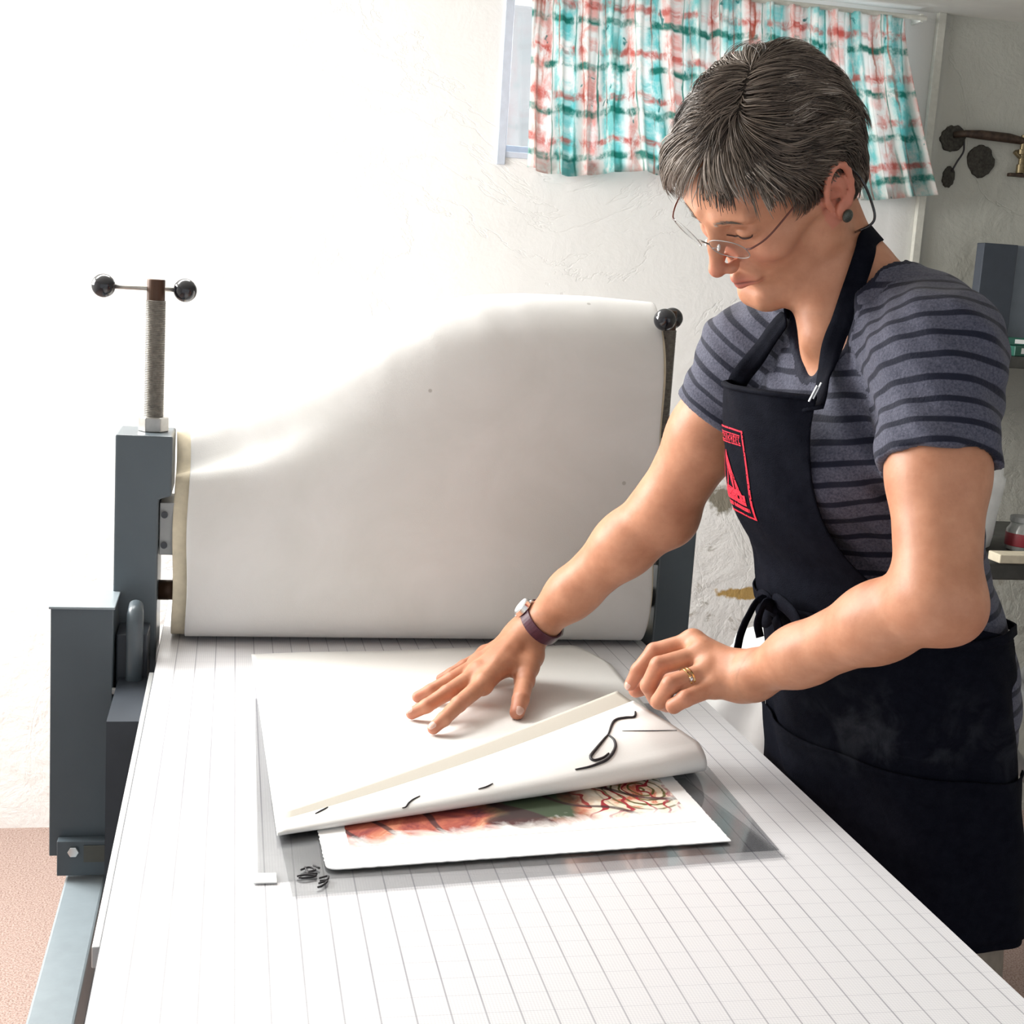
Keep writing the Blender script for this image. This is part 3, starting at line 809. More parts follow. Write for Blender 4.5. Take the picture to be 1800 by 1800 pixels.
# base acetate carrying registration tabs
ac = from_bm('acetate_sheet', bm, M['clear'])
tag(ac, 'clear registration film lying lowest on the bed, its left edge beyond the grey plate', 'plastic sheet')
bm = bmesh.new(); add_box(bm, (-.233, 1.108, ZB + .0008), (-.213, 1.127, ZB + .0022))
from_bm('registration_tab', bm, M['white_plastic'], ac, bevel=.0005)
bm = bmesh.new()
pc = [(-.201, 1.082), (.261, 1.135), (.228, 1.335), (-.213, 1.290)]
add_prism(bm, sheet_outline(pc, 0, 0), 'z', ZB + .001, ZB + .0028)
pl = from_bm('acrylic_plate', bm, M['clear'])
tag(pl, 'grey-tinted clear plate under the colour print, wider than the print', 'plate')
# dark hand-written scribble on the plate's lower-left corner
bm = bmesh.new()
for k, st in enumerate([[(0, .020), (.006, .024), (.010, .019), (.004, .016), (.011, .013)], [(-.003, .010), (.004, .012), (.010, .010), (.002, .007), (-.002, .008)],
           [(.012, .006), (.018, .009), (.017, .003), (.012, .002)], [(.011, -.002), (.017, .001), (.013, -.006), (.010, -.008)], [(.003, .024), (.005, .013)], [(.009, .027), (.013, .022)]]):
    tube(bm, cat_rom([(-.192 + a * 1.25, 1.104 + b_ * 1.25, ZB + .0031) for a, b_ in st], 4), .0010, 6)
from_bm('handwritten_mark', bm, M['ink'], pl, smooth=True)
# the print
prt = empty('art_print', (.02, 1.2, ZB + .003), 'colour print in rust, green and black on white deckled paper, partly under the lifted sheet', 'print')
bm = bmesh.new()
pr = [(-.170, 1.126), (.219, 1.168), (.214, 1.372), (-.176, 1.330)]
add_prism(bm, sheet_outline(pr, 0, 0, .0007, (0,), .012, 90), 'z', ZB + .0030, ZB + .0040)
from_bm('print_paper', bm, M['paper'], prt)
bm = bmesh.new()
add_prism(bm, sheet_outline([(-.146, 1.172), (.200, 1.215), (.197, 1.345), (-.150, 1.305)], 0, 0, .0004), 'z', ZB + .0040, ZB + .0042)
from_bm('printed_image', bm, M['art'], prt)

# lifted sheet: flat at the back, folded back over itself at the front
def lifted(name, inset, ext, mat, zoff, lab, cat):
    # lines along s (0 = left, 1 = right)
    backL, backR = Vector((-.227, 1.800, ZB)), Vector((.262, 1.862, ZB))
    bendL, bendR = Vector((-0.2104, 1.1980, 0.9015)), Vector((0.2498, 1.3377, 0.9015))
    bendL.z = ZB; bendR.z = ZB
    freeL, freeR = Vector((-0.2031, 1.2249, 0.9100)), Vector((0.1946, 1.4349, 0.9575))
    rows = []; ns = 70
    for i in range(ns + 1):
        s = i / ns
        B = bendL.lerp(bendR, s); K = backL.lerp(backR, s)
        if s > .93:   # rounded clipped far right corner, as the torn sheet has
            K = K + Vector((0, -1, 0)) * ((s - .93) / .07) ** 1.6 * .10
        Fp = freeL.lerp(freeR, s)
        Fp.z = freeL.z + (freeR.z - freeL.z) * (s ** 1.15) - 0.004 * math.sin(math.pi * s)
        r = .004 + .020 * s ** 1.1
        back = (K - B).normalized()
        up = Vector((0, 0, 1))
        T = B + back * r * 1.3 + up * (zoff + .0002)
        row = []
        z0 = ZB + .0046 + zoff
        for k in range(26):
            t = k / 26; q = K.lerp(T, t); row.append(Vector((q.x, q.y, z0 + .0006 * math.sin(q.x * 30) * (1 - t))))
        Tz = Vector((T.x, T.y, z0))
        Bz = B + up * (.0046 + r * .9) 
        fin = (Fp - Bz)
        e = ext
        arc = bez(Tz, Tz - back * r * 2.1, Bz - back * r * .9 + up * r * .2, Bz + up * r * .4 + fin * .10, 14)
        if inset:
            c0 = Bz + back * inset; arc = [a + (back * inset * .7 + up * inset * .15) * (j / 14) for j, a in enumerate(arc)]
        row += arc
        P0 = arc[-1]
        Pe = Fp + fin.normalized() * e + back * inset * .5 + up * (.003 * (inset > 0))
        sag = Vector((0, 0, 1)) * .006 * math.sin(math.pi * s)
        for k in range(1, 31):
            t = k / 30
            bow = math.sin(math.pi * t) * .010 * s
            row.append(P0.lerp(Pe, t) + Vector((0, -1, .25)) * bow)
        rows.append(row)
    o = grid_mesh(name, rows, mat, None, .0005, 0)
    tag(o, lab, cat)
    return o, rows
M_l = M['paper_thin']
sheet, rows = lifted('blotter_paper', 0.0, 0.0, M_l, 0.0, 'large white sheet lying flat at the back, its front folded back over the colour print', 'paper')
# thin backing sheet lying inside the fold, its edge sticking out past the free edge
rows2 = []
for i, r in enumerate(rows):
    out = []; i2 = min(i + 1, len(rows) - 1); i1 = max(i - 1, 0)
    for j in range(31, len(r)):
        e1 = rows[i2][j] - rows[i1][j]; e2 = r[min(j + 1, len(r) - 1)] - r[j - 1]
        n = e1.cross(e2).normalized()
        if n.dot(Vector((0, -.6, .8)) if j > 42 else Vector((0, -1, .2))) < 0: n = -n
        out.append(r[j] - n * .0016)
    d = (r[-1] - r[-6]).normalized(); s_ = i / 70; d.z = max(d.z, .02)
    ext = .009 + .014 * math.sin(math.pi * min(1, s_ * 1.2) / 2)
    for k in range(1, 9): out.append(out[-1] + d * ext / 8 + Vector((0, .0004 * k, 0)))
    rows2.append(out)
sheet2 = grid_mesh('newsprint_paper', rows2, M['newsprint'], None, .0005, 0)
tag(sheet2, 'beige backing sheet inside the fold, edge showing above the white flap', 'paper')

# drawing on the underside of the lifted flap (ink lines hugging the surface)
def flap_pt(s, t):
    i = s * 70; a = int(min(69, i)); f = i - a
    j = 38 + t * 32; b_ = int(min(69, j)); g = j - b_
    q = rows[a][b_].lerp(rows[a][b_ + 1], g).lerp(rows[a + 1][b_].lerp(rows[a + 1][b_ + 1], g), f)
    e1 = rows[a + 1][b_] - rows[a][b_]; e2 = rows[a][b_ + 1] - rows[a][b_]
    n = e1.cross(e2).normalized()
    if n.dot(Vector((0, -.6, .8))) < 0: n = -n
    return q + n * .0007
def stroke(bm, st, r):
    pts = [flap_pt(max(0, min(.999, p.x)), max(0, min(.98, p.y))) for p in cat_rom([(a, b_, 0) for a, b_ in st], 6)]
    rr = [r * (.55 + .45 * math.sin(math.pi * k / (len(pts) - 1))) for k in range(len(pts))]
    tube(bm, pts, rr, 6)
S_ = [[(0.965, 0.83), (0.945, 0.76), (0.925, 0.79), (0.9, 0.81), (0.875, 0.76), (0.835, 0.61)], [(0.835, 0.61), (0.81, 0.54), (0.77, 0.41), (0.735, 0.27), (0.73, 0.16), (0.755, 0.17), (0.78, 0.24)], [(0.835, 0.61), (0.83, 0.48), (0.81, 0.33), (0.775, 0.17), (0.745, 0.08), (0.71, 0.05), (0.67, 0.05)], [(0.31, 0.3), (0.29, 0.2), (0.27, 0.02), (0.26, 0.0)], [(0.475, 0.15), (0.455, 0.08), (0.435, 0.06)], [(0.105, 0.96), (0.09, 0.85), (0.075, 0.73)]]
S_.append([(0.875, 0.6), (0.93, 0.47), (0.99, 0.35)])
for grp, lab in (((0, 1, 2), 'dark looping ink line'), ((3,), None), ((4,), None), ((5,), None), ((6,), None)):
    bm = bmesh.new()
    for k in grp: stroke(bm, S_[k], .0019 if k < 3 else (.0005 if k == 6 else .0009))
    from_bm('ink_line', bm, M['ink'], sheet, smooth=True, label=lab)

# ================================================================ PERSON
# ---- implicit-surface modelling: tapered limbs and ellipsoids blended smoothly, polygonised with surface nets
HR = np.array([[0.424869, 0.652966, -0.626994], [-0.870180, 0.103660, -0.481706], [-0.249544, 0.750260, 0.612240]])
HO = np.array([0.27405, 1.34439, 1.53696]); HS = 0.95
def hw(q): return HO + HR @ (np.array(q, float) * HS)
FV = np.array([-.973, -.229, 0.0]); LV = np.array([.229, -.973, 0.0]); ZV = np.array([0, 0, 1.0])
BR = np.array([FV, LV, ZV]).T

def capsule(a, b, ra, rb=None, k=.01, sq=None, op='add'):
    return dict(t='cap', a=np.array(a, float), b=np.array(b, float), ra=ra, rb=ra if rb is None else rb, k=k, sq=sq, op=op)
def ellip(c, r, R=None, k=.01, op='add'):
    return dict(t='ell', c=np.array(c, float), r=np.array(r, float), R=np.eye(3) if R is None else R, k=k, op=op)

def dist(p, X, Y, Z):
    if p['t'] == 'cap':
        a, b = p['a'], p['b']; ab = b - a; L2 = max(ab @ ab, 1e-12)
        px, py, pz = X - a[0], Y - a[1], Z - a[2]
        t = np.clip((px * ab[0] + py * ab[1] + pz * ab[2]) / L2, 0, 1)
        dx, dy, dz = px - t * ab[0], py - t * ab[1], pz - t * ab[2]
        rad = p['ra'] + (p['rb'] - p['ra']) * t
        if p['sq'] is not None:
            n, f = p['sq']; n = n / np.linalg.norm(n)
            dn = dx * n[0] + dy * n[1] + dz * n[2]
            g = 1 / f - 1
            dx, dy, dz = dx + dn * n[0] * g, dy + dn * n[1] * g, dz + dn * n[2] * g
            l = np.sqrt(dx * dx + dy * dy + dz * dz) + 1e-9
            # undo the stretch of distance along n
            return (l - rad) * np.where(np.abs(dn) * (g + 1) / l > .7, f, 1.0 * (1 - .0) if f > 1 else (.5 + .5 * f))
        return np.sqrt(dx * dx + dy * dy + dz * dz) - rad
    c, r, R = p['c'], p['r'], p['R']
    px, py, pz = X - c[0], Y - c[1], Z - c[2]
    q = [px * R[0, i] + py * R[1, i] + pz * R[2, i] for i in range(3)]
    k0 = np.sqrt((q[0] / r[0]) ** 2 + (q[1] / r[1]) ** 2 + (q[2] / r[2]) ** 2)
    k1 = np.sqrt((q[0] / r[0] ** 2) ** 2 + (q[1] / r[1] ** 2) ** 2 + (q[2] / r[2] ** 2) ** 2) + 1e-9
    return np.where(k0 < 1e-4, -r.min(), k0 * (k0 - 1) / k1)

def pbox(p, m):
    if p['t'] == 'cap':
        f = max(1.0, p['sq'][1]) if p['sq'] is not None else 1.0
        r = max(p['ra'], p['rb']) * f + m
        return np.minimum(p['a'], p['b']) - r, np.maximum(p['a'], p['b']) + r
    e = np.sqrt(((p['R'] * p['r']) ** 2).sum(1)) + m
    return p['c'] - e, p['c'] + e

def axes_for(lo, hi, h):
    return [np.arange(lo[i], hi[i] + h, h, dtype=np.float32) for i in range(3)]

def field(prims, ax, h, infl=0.0):
    D = np.full([len(a) for a in ax], 0.5, dtype=np.float32)
    for p in prims:
        lo, hi = pbox(p, p['k'] + 5 * h + abs(infl))
        s = [slice(max(0, int(np.searchsorted(ax[i], lo[i]))), int(np.searchsorted(ax[i], hi[i]))) for i in range(3)]
        if any(q.stop <= q.start for q in s): continue
        X = ax[0][s[0]][:, None, None]; Y = ax[1][s[1]][None, :, None]; Z = ax[2][s[2]][None, None, :]
        d = (dist(p, X, Y, Z) - infl).astype(np.float32); S = D[s[0], s[1], s[2]]; k = p['k']
        if p['op'] == 'add':
            hh = np.clip(.5 + .5 * (S - d) / k, 0, 1); D[s[0], s[1], s[2]] = S + (d - S) * hh - k * hh * (1 - hh)
        else:
            d = -d; hh = np.clip(.5 - .5 * (S - d) / k, 0, 1); D[s[0], s[1], s[2]] = S + (d - S) * hh + k * hh * (1 - hh)
    return D

def nets(D, ax):
    s = D < 0
    c = np.zeros([n - 1 for n in D.shape], dtype=np.uint8)
    for i in (0, 1):
        for j in (0, 1):
            for k in (0, 1):
                c += s[i:s.shape[0] - 1 + i, j:s.shape[1] - 1 + j, k:s.shape[2] - 1 + k]
    act = (c > 0) & (c < 8)
    I = np.argwhere(act); idx = np.full(act.shape, -1, dtype=np.int64); idx[act] = np.arange(len(I))
    acc = np.zeros((len(I), 3)); cnt = np.zeros(len(I))
    corners = [(i, j, k) for i in (0, 1) for j in (0, 1) for k in (0, 1)]
    val = {q: D[I[:, 0] + q[0], I[:, 1] + q[1], I[:, 2] + q[2]] for q in corners}
    for a in corners:
        for d in range(3):
            if a[d]: continue
            b = list(a); b[d] = 1; b = tuple(b)
            va, vb = val[a], val[b]; m = (va < 0) != (vb < 0)
            t = np.where(m, va / np.where(m, va - vb, 1), 0)
            p = np.tile(np.array(a, float), (len(I), 1)); p[:, d] = t
            acc[m] += p[m]; cnt[m] += 1
    fr = acc / cnt[:, None]
    V = np.zeros((len(I), 3))
    for d in range(3):
        A = ax[d].astype(float); V[:, d] = A[I[:, d]] + fr[:, d] * (A[1] - A[0])
    Q = []
    for d in range(3):
        o = [x for x in range(3) if x != d]
        s0 = [slice(None)] * 3; s1 = [slice(None)] * 3; s0[d] = slice(0, -1); s1[d] = slice(1, None)
        for x in o: s0[x] = slice(1, -1); s1[x] = slice(1, -1)
        A = s[tuple(s0)]; B = s[tuple(s1)]
        E = np.argwhere(A != B)
        fl = A[tuple(E.T)]
        E = E + np.array([0 if x == d else 1 for x in range(3)])
        def cell(du, dv):
            q = E.copy(); q[:, o[0]] -= du; q[:, o[1]] -= dv; return idx[q[:, 0], q[:, 1], q[:, 2]]
        quad = np.stack([cell(0, 0), cell(1, 0), cell(1, 1), cell(0, 1)], 1)
        flip = fl if d != 1 else ~fl
        quad[~flip] = quad[~flip][:, ::-1]
        Q.append(quad)
    Q = np.concatenate(Q); Q = Q[(Q >= 0).all(1)]
    return V, Q

def relax(V, Q, it=2, lam=.5):
    for _ in range(it):
        S = np.zeros_like(V); n = np.zeros(len(V))
        for a, b in ((0, 1), (1, 2), (2, 3), (3, 0)):
            np.add.at(S, Q[:, a], V[Q[:, b]]); np.add.at(S, Q[:, b], V[Q[:, a]])
            np.add.at(n, Q[:, a], 1); np.add.at(n, Q[:, b], 1)
        V = V + lam * (S / np.maximum(n, 1)[:, None] - V)
    return V

def bvh_of(V, Q):
    return BVHTree.FromPolygons([tuple(v) for v in V], [tuple(int(i) for i in q) for q in Q])

def set_attr(me, name, arr):
    a = me.attributes.new(name, 'FLOAT_VECTOR', 'POINT'); a.data.foreach_set('vector', np.asarray(arr, dtype=np.float32).ravel())

# ---- skeleton (metres, world)
Rsh = np.array((0.3181, 1.4825, 1.3508)); Lsh = np.array((0.4002, 1.2103, 1.3751))
Lel = np.array((0.3699, 1.1069, 1.1615)); Lwr = np.array((0.2828, 1.3089, 1.0257))
Rel = np.array((0.2546, 1.5612, 1.1600)); Rwr = np.array((0.1185, 1.6726, 0.9680)); Rwr = Rwr + (Rel - Rwr) / np.linalg.norm(Rel - Rwr) * .022
neckb = np.array([.385, 1.352, 1.405])
prims = []
A = prims.append
# torso
A(ellip((.480, 1.36, .99), (.080, .138, .11), BR, .03)); A(ellip((.440, 1.357, 1.12), (.070, .120, .13), BR, .05))
A(ellip((.408, 1.353, 1.24), (.072, .116, .13), BR, .05)); A(ellip((.405, 1.352, 1.325), (.078, .138, .09), BR, .04))
for s in (-1, 1): A(ellip(np.array([.405, 1.355, 1.25]) + FV * .070 + LV * .052 * s, (.044, .045, .05), BR, .03))
A(capsule(Rsh, (.385, 1.40, 1.38), .046, .05, .04)); A(capsule(Lsh, (.41, 1.30, 1.385), .050, .055, .04))
A(capsule(hw((0, .026, -.045)), neckb + np.array([-.008, 0, 0]), .0440, .047, .02))
A(capsule((.388, 1.345, 1.44), (.420, 1.27, 1.400), .028, .034, .04)); A(capsule((.365, 1.37, 1.44), (.36, 1.45, 1.395), .034, .036, .04))
# throat tendons and collar bones
A(capsule(hw((.018, .0, -.075)), (.335, 1.335, 1.385), .020, .022, .03))
# arms
def lerp(a, b, t): return a + (b - a) * t
for sh, el, wr, up_r, el_r, fo_r, w_r, sqn in ((Lsh, Lel, Lwr, .0455, .0375, .0370, .0260, None), (Rsh, Rel, Rwr, .0450, .0375, .0385, .0250, None)):
    A(capsule(sh, lerp(sh, el, .5), up_r + .002, up_r - .001, .03)); A(capsule(lerp(sh, el, .5), el, up_r - .001, el_r, .02))
    A(capsule(el, lerp(el, wr, .30), el_r - .001, fo_r - .001, .02)); A(capsule(lerp(el, wr, .28), lerp(el, wr, .72), fo_r - .002, .030, .02))
    A(capsule(lerp(el, wr, .70), wr, .0305, w_r, .02, (ZV, .86)))
A(ellip(Lel + np.array((0.3756, 1.0621, 1.1494)) * 0 + np.array([.016, -.004, -.014]), (.021, .021, .021), None, .03))
A(ellip(Rel + np.array([.012, .004, -.018]), (.024, .024, .024), None, .03))

# ---- head (in head axes: x to her left, -y forward, z up)
def hc(a, b, ra, rb=None, k=.01, op='add', sq=None):
    if sq is not None: sq = (HR @ np.array(sq[0], float), sq[1])
    A(capsule(hw(a), hw(b), ra * HS, (ra if rb is None else rb) * HS, k, sq, op))
def he(c, r, k=.01, op='add', rot=None):
    R = HR if rot is None else HR @ np.array(Matrix.Rotation(rot[0], 3, rot[1]))
    A(ellip(hw(c), np.array(r) * HS, R, k, op))
he((0, .012, .053), (.072, .084, .075), .01)
he((0, -.030, .030), (.064, .062, .075), .02)            # forehead and temples
he((0, -.030, -.020), (.058, .054, .070), .02)           # mid face
he((0, -.045, -.052), (.042, .045, .044), .02)           # muzzle
for s in (-1, 1):
    hc((s * .054, -.002, -.045), (s * .028, -.064, -.094), .0155, .0140, .022)
    hc((s * .058, .004, -.020), (s * .056, -.004, -.050), .0150, .0150, .02)
    he((s * .041, -.063, -.014), (.020, .019, .016), .018)
    hc((s * .052, -.050, -.006), (s * .064, -.015, -.002), .009, .007, .015)
    hc((s * .014, -.0885, .0370), (s * .044, -.0770, .0400), .0075, .0065, .012)
hc((-.010, -.0815, -.0955), (.010, -.0815, -.0955), .0180, .0180, .016)   # chin
he((0, -.03, -.085), (.032, .040, .014), .02)
# eye sockets, lids
for s in (-1, 1):
    he((s * .031, -.094, .020), (.0170, .0120, .0110), .010, 'sub')
    he((s * .032, -.0735, .0185), (.0150, .0135, .0120), .004)
    hc((s * .020, -.0845, .0160), (s * .033, -.0885, .0120), .0016, .0016, .002, 'sub'); hc((s * .033, -.0885, .0120), (s * .045, -.0790, .0155), .0016, .0014, .002, 'sub')
    hc((s * .021, -.086, .0265), (s * .044, -.079, .0275), .0016, .0016, .004, 'sub')
    hc((s * .018, -.087, .003), (s * .038, -.083, -.0015), .0022, .0018, .006, 'sub')
# nose
hc((0, -.088, .028), (0, -.1010, .002), .0074, .0072, .012); hc((0, -.1010, .002), (0, -.1110, -.0190), .0072, .0082, .007)
he((0, -.1120, -.0225), (.0088, .0085, .0078), .006)
for s in (-1, 1):
    he((s * .0115, -.1000, -.0255), (.0062, .0095, .0062), .005)
    hc((s * .0155, -.0985, -.0180), (s * .0180, -.0920, -.0250), .0012, .0014, .005, 'sub')
    he((s * .0060, -.1050, -.0315), (.0030, .0045, .0028), .002, 'sub')
hc((0, -.100, -.034), (0, -.099, -.047), .0016, .0020, .006, 'sub')
# mouth
for s in (-1, 1):
    hc((0, -.0965, -.0515), (s * .023, -.0860, -.0555), .0058, .0030, .006)
    hc((0, -.0945, -.0620), (s * .019, -.0860, -.0590), .0064, .0035, .006)
    hc((0, -.1035, -.0568), (s * .0245, -.0890, -.0575), .0011, .0013, .0030, 'sub')
    he((s * .0270, -.0850, -.0585), (.0022, .0030, .0022), .006, 'sub')
    hc((s * .019, -.0915, -.0240), (s * .0320, -.0815, -.0480), .0022, .0016, .008, 'sub')
hc((-.014, -.0945, -.0725), (.014, -.0945, -.0725), .0030, .0030, .008, 'sub')
# ears
for s in (-1, 1):
    E_ = []
    for k in range(11):
        a = math.radians(-60 + k * 27)
        E_.append((s * (.0800 + .0040 * max(0, math.sin(a)) + .003 * max(0, math.cos(a))), .010 + .0165 * math.cos(a) * 1.0 + .004 * math.sin(a), .005 + .0290 * math.sin(a)))
    hc((s * .066, .006, .004), (s * .0770, .012, .006), .017, .0145, .004, 'add', ((1, 0, 0), .45))
    for a, b in zip(E_, E_[1:]): hc(a, b, .0036, .0036, .002)
    he((s * .0790, .006, -.0225), (.0045, .0085, .0115), .004)
    hc((s * .0790, .0165, .020), (s * .0790, .0140, -.012), .0028, .0026, .004)
    he((s * .0840, .0030, .0020), (.0070, .0068, .0115), .003, 'sub')
    he((s * .0750, -.0060, -.0010), (.0050, .0035, .0065), .003)

# ---- hands
def chain(pts, rads, k=.003, kroot=.006):
    for i in range(len(pts) - 1):
        A(capsule(pts[i], pts[i + 1], rads[i], rads[i + 1], kroot if i == 0 else k))
HR_box = None
# her right hand, palm down on the white paper
rw = np.array((0.1185, 1.6726, 0.9680))
rI = [np.array((0.0445, 1.5658, 0.9360)), np.array((0.0062, 1.5072, 0.9300)), np.array((-0.0149, 1.4793, 0.9215)), np.array((-0.0273, 1.4725, 0.9130))]
rM = [np.array((0.0428, 1.5974, 0.9400)), np.array((-0.0023, 1.5412, 0.9330)), np.array((-0.0286, 1.5239, 0.9225)), np.array((-0.0454, 1.5253, 0.9130))]
rR = [np.array((0.0524, 1.6438, 0.9380)), np.array((0.0105, 1.5971, 0.9320)), np.array((-0.0149, 1.5880, 0.9210)), np.array((-0.0303, 1.5897, 0.9125))]
rP = [np.array((0.0714, 1.6995, 0.9340)), np.array((0.0389, 1.6697, 0.9280)), np.array((0.0221, 1.6633, 0.9200)), np.array((0.0098, 1.6671, 0.9120))]
rT = [np.array((0.1191, 1.6452, 0.9500)), np.array((0.1018, 1.5891, 0.9340)), np.array((0.0879, 1.5429, 0.9240)), np.array((0.0812, 1.5273, 0.9135))]
Rwr = rw + (Rel - rw) / np.linalg.norm(Rel - rw) * .022
A(capsule(Rwr, rw, .0250, .0245, .015, (ZV, .9)))
for m, r in ((rI[0], .0125), (rM[0], .0125), (rR[0], .0120), (rP[0], .0110)):
    A(capsule(lerp(rw, m, .05), m, .0185, r, .014))
A(capsule(rI[0], rM[0], .0112, .0112, .008)); A(capsule(rM[0], rR[0], .0110, .0105, .008)); A(capsule(rR[0], rP[0], .0105, .0100, .008))
chain(rI, [.0108, .0094, .0083, .0072]); chain(rM, [.0108, .0094, .0083, .0072]); chain(rR, [.0104, .0090, .0080, .0070]); chain(rP, [.0094, .0080, .0072, .0063])
A(capsule(rw, rT[0], .0185, .0175, .012)); A(capsule(rT[0], rT[1], .0165, .0122, .010)); chain(rT[1:], [.0118, .0104, .0092])
A(capsule(lerp(rT[0], rT[1], .45), lerp(rI[0], rw, .35), .0100, .0100, .014))
for i_ in ((rI, .0020), (rM, .0020), (rR, .0018), (rP, .0016)):
    A(ellip(i_[0][0] + ZV * .0075, (.006, .006, .005), None, .006))
# tendons fanning over the back of the hand
for m in (rI, rM, rR): A(capsule(lerp(rw, m[0], .3) + ZV * .0145, m[0] + ZV * .0085, .0028, .0030, .006))
# her left hand pinching the lifted sheet
lw = np.array((0.2779, 1.3215, 1.0206))
lI = [np.array((0.2409, 1.3829, 1.0426)), np.array((0.2005, 1.3920, 1.0281)), np.array((0.1854, 1.3964, 1.0053)), np.array((0.1784, 1.3989, 0.9875))]
lM = [np.array((0.2422, 1.3545, 1.0359)), np.array((0.1943, 1.3541, 1.0231)), np.array((0.1866, 1.3598, 0.9990)), np.array((0.1992, 1.3682, 0.9791))]
lR = [np.array((0.2432, 1.3326, 1.0246)), np.array((0.1972, 1.3204, 1.0120)), np.array((0.1904, 1.3325, 0.9900)), np.array((0.2064, 1.3522, 0.9791))]
lP = [np.array((0.2458, 1.3184, 1.0114)), np.array((0.2095, 1.3037, 1.0024)), np.array((0.2001, 1.3121, 0.9916)), np.array((0.2077, 1.3303, 0.9863))]
lT = [np.array((0.2756, 1.3624, 1.0146)), np.array((0.2532, 1.4038, 0.9987)), np.array((0.2192, 1.4188, 0.9841)), np.array((0.1913, 1.4170, 0.9759))]
A(capsule(Lwr, lw, .0262, .0250, .015))
for m, r in ((lI[0], .0125), (lM[0], .0130), (lR[0], .0125), (lP[0], .0125)):
    A(capsule(lerp(lw, m, .05), m, .0195, r, .014))
A(capsule(lI[0], lM[0], .0112, .0115, .008)); A(capsule(lM[0], lR[0], .0112, .0110, .008)); A(capsule(lR[0], lP[0], .0110, .0108, .008))
chain(lI, [.0108, .0094, .0082, .0070]); chain(lM, [.0112, .0100, .0090, .0078], .0022); chain(lR, [.0108, .0096, .0086, .0076], .0022); chain(lP, [.0104, .0090, .0080, .0070], .0022)
A(capsule(lw, lT[0], .0180, .0165, .012)); A(capsule(lT[0], lT[1], .0160, .0115, .010)); chain(lT[1:], [.0112, .0100, .0086])

# ---- polygonise: fine boxes for the head and both hands, a coarser one for the rest
boxes = [(np.array([.125, 1.215, 1.405]), np.array([.405, 1.475, 1.685]), .00155),
         (np.array([-.085, 1.425, .895]), np.array([.150, 1.735, 1.010]), .0014),
         (np.array([.135, 1.290, .925]), np.array([.300, 1.485, 1.085]), .0014)]
full = (np.array([.06, 1.02, .855]), np.array([.66, 1.76, 1.50]), .0036)
Vs = []; Qs = []; off = 0
for bi, (lo, hi, h) in enumerate(boxes + [full]):
    ax = axes_for(lo - 2 * h, hi + 2 * h, h)
    D = field(prims, ax, h)
    if bi == 1: D = np.maximum(D, (.9052 - ax[2])[None, None, :])     # fingertip pads press flat on the paper
    V, Q = nets(D, ax); V = relax(V, Q, 1, .35)
    cen = V[Q].mean(1)
    if bi < 3: keep = ((cen >= lo) & (cen <= hi)).all(1)
    else:
        keep = np.ones(len(Q), bool)
        for l2, h2, g in boxes: keep &= ~((cen > l2 + .004) & (cen < h2 - .004)).all(1)
    Q = Q[keep]; used = np.unique(Q); mp = np.full(len(V), -1); mp[used] = np.arange(len(used))
    V = V[used]; Q = mp[Q]
    Vs.append(V); Qs.append(Q + off); off += len(V)
    if bi == 0: headV, headQ = V, Q
BV = np.concatenate(Vs); BQ = np.concatenate(Qs)
person = empty('person', (.50, 1.36, 0), 'person with short greying hair, glasses and black apron bending over the press bed, lifting paper', 'person')
me = mesh_np('body', BV, BQ)
q = (BV - HO) @ HR / HS     # head coordinates of every skin vertex
x_, y_, z_ = np.abs(q[:, 0]), q[:, 1], q[:, 2]
inh = (np.abs(q) < .2).all(1)
def g_(v, s): return np.exp(-(v / s) ** 2)
lips = inh * (y_ < -.074) * np.clip(1.6 - np.sqrt((x_ / .0245) ** 2 + ((z_ + .0570) / .0105) ** 2) * 1.35, 0, 1)
ear = inh * (x_ > .0700) * (y_ > -.012) * (y_ < .04) * (z_ > -.036) * (z_ < .045) * .55
cheek = inh * (y_ < -.04) * (.30 * g_(np.sqrt((x_ - .04) ** 2 + (z_ + .02) ** 2), .022) + .38 * g_(np.sqrt(x_ ** 2 + (z_ + .022) ** 2), .016))
rr = np.maximum(np.maximum(lips, ear), cheek)
gg = inh * (y_ < -.080) * np.clip(1.25 - np.sqrt((x_ / .0225) ** 2 + ((z_ + .0570) / .0017) ** 2) * .9, 0, .75)
gg = np.maximum(gg, inh * (y_ < -.096) * np.clip(1.4 - np.sqrt(((x_ - .006) / .0036) ** 2 + ((z_ + .0325) / .004) ** 2), 0, .8))
# pinker fingertips and knuckles
for tips in (rI, rM, rR, rP, rT, lI, lM, lR, lP, lT):
    for j, a_ in ((3, .5), (1, .22), (2, .2)):
        d_ = np.linalg.norm(BV - tips[j], axis=1); rr = np.maximum(rr, a_ * g_(d_, .013))
d_ = np.linalg.norm(BV - (Lel + np.array([.03, -.005, -.02])), axis=1); rr = np.maximum(rr, .35 * g_(d_, .03))
set_attr(me, 'tint', np.stack([rr, gg, rr * 0], 1))
body = link('body', me, M['skin'], person)
body_bvh = bvh_of(BV, BQ)

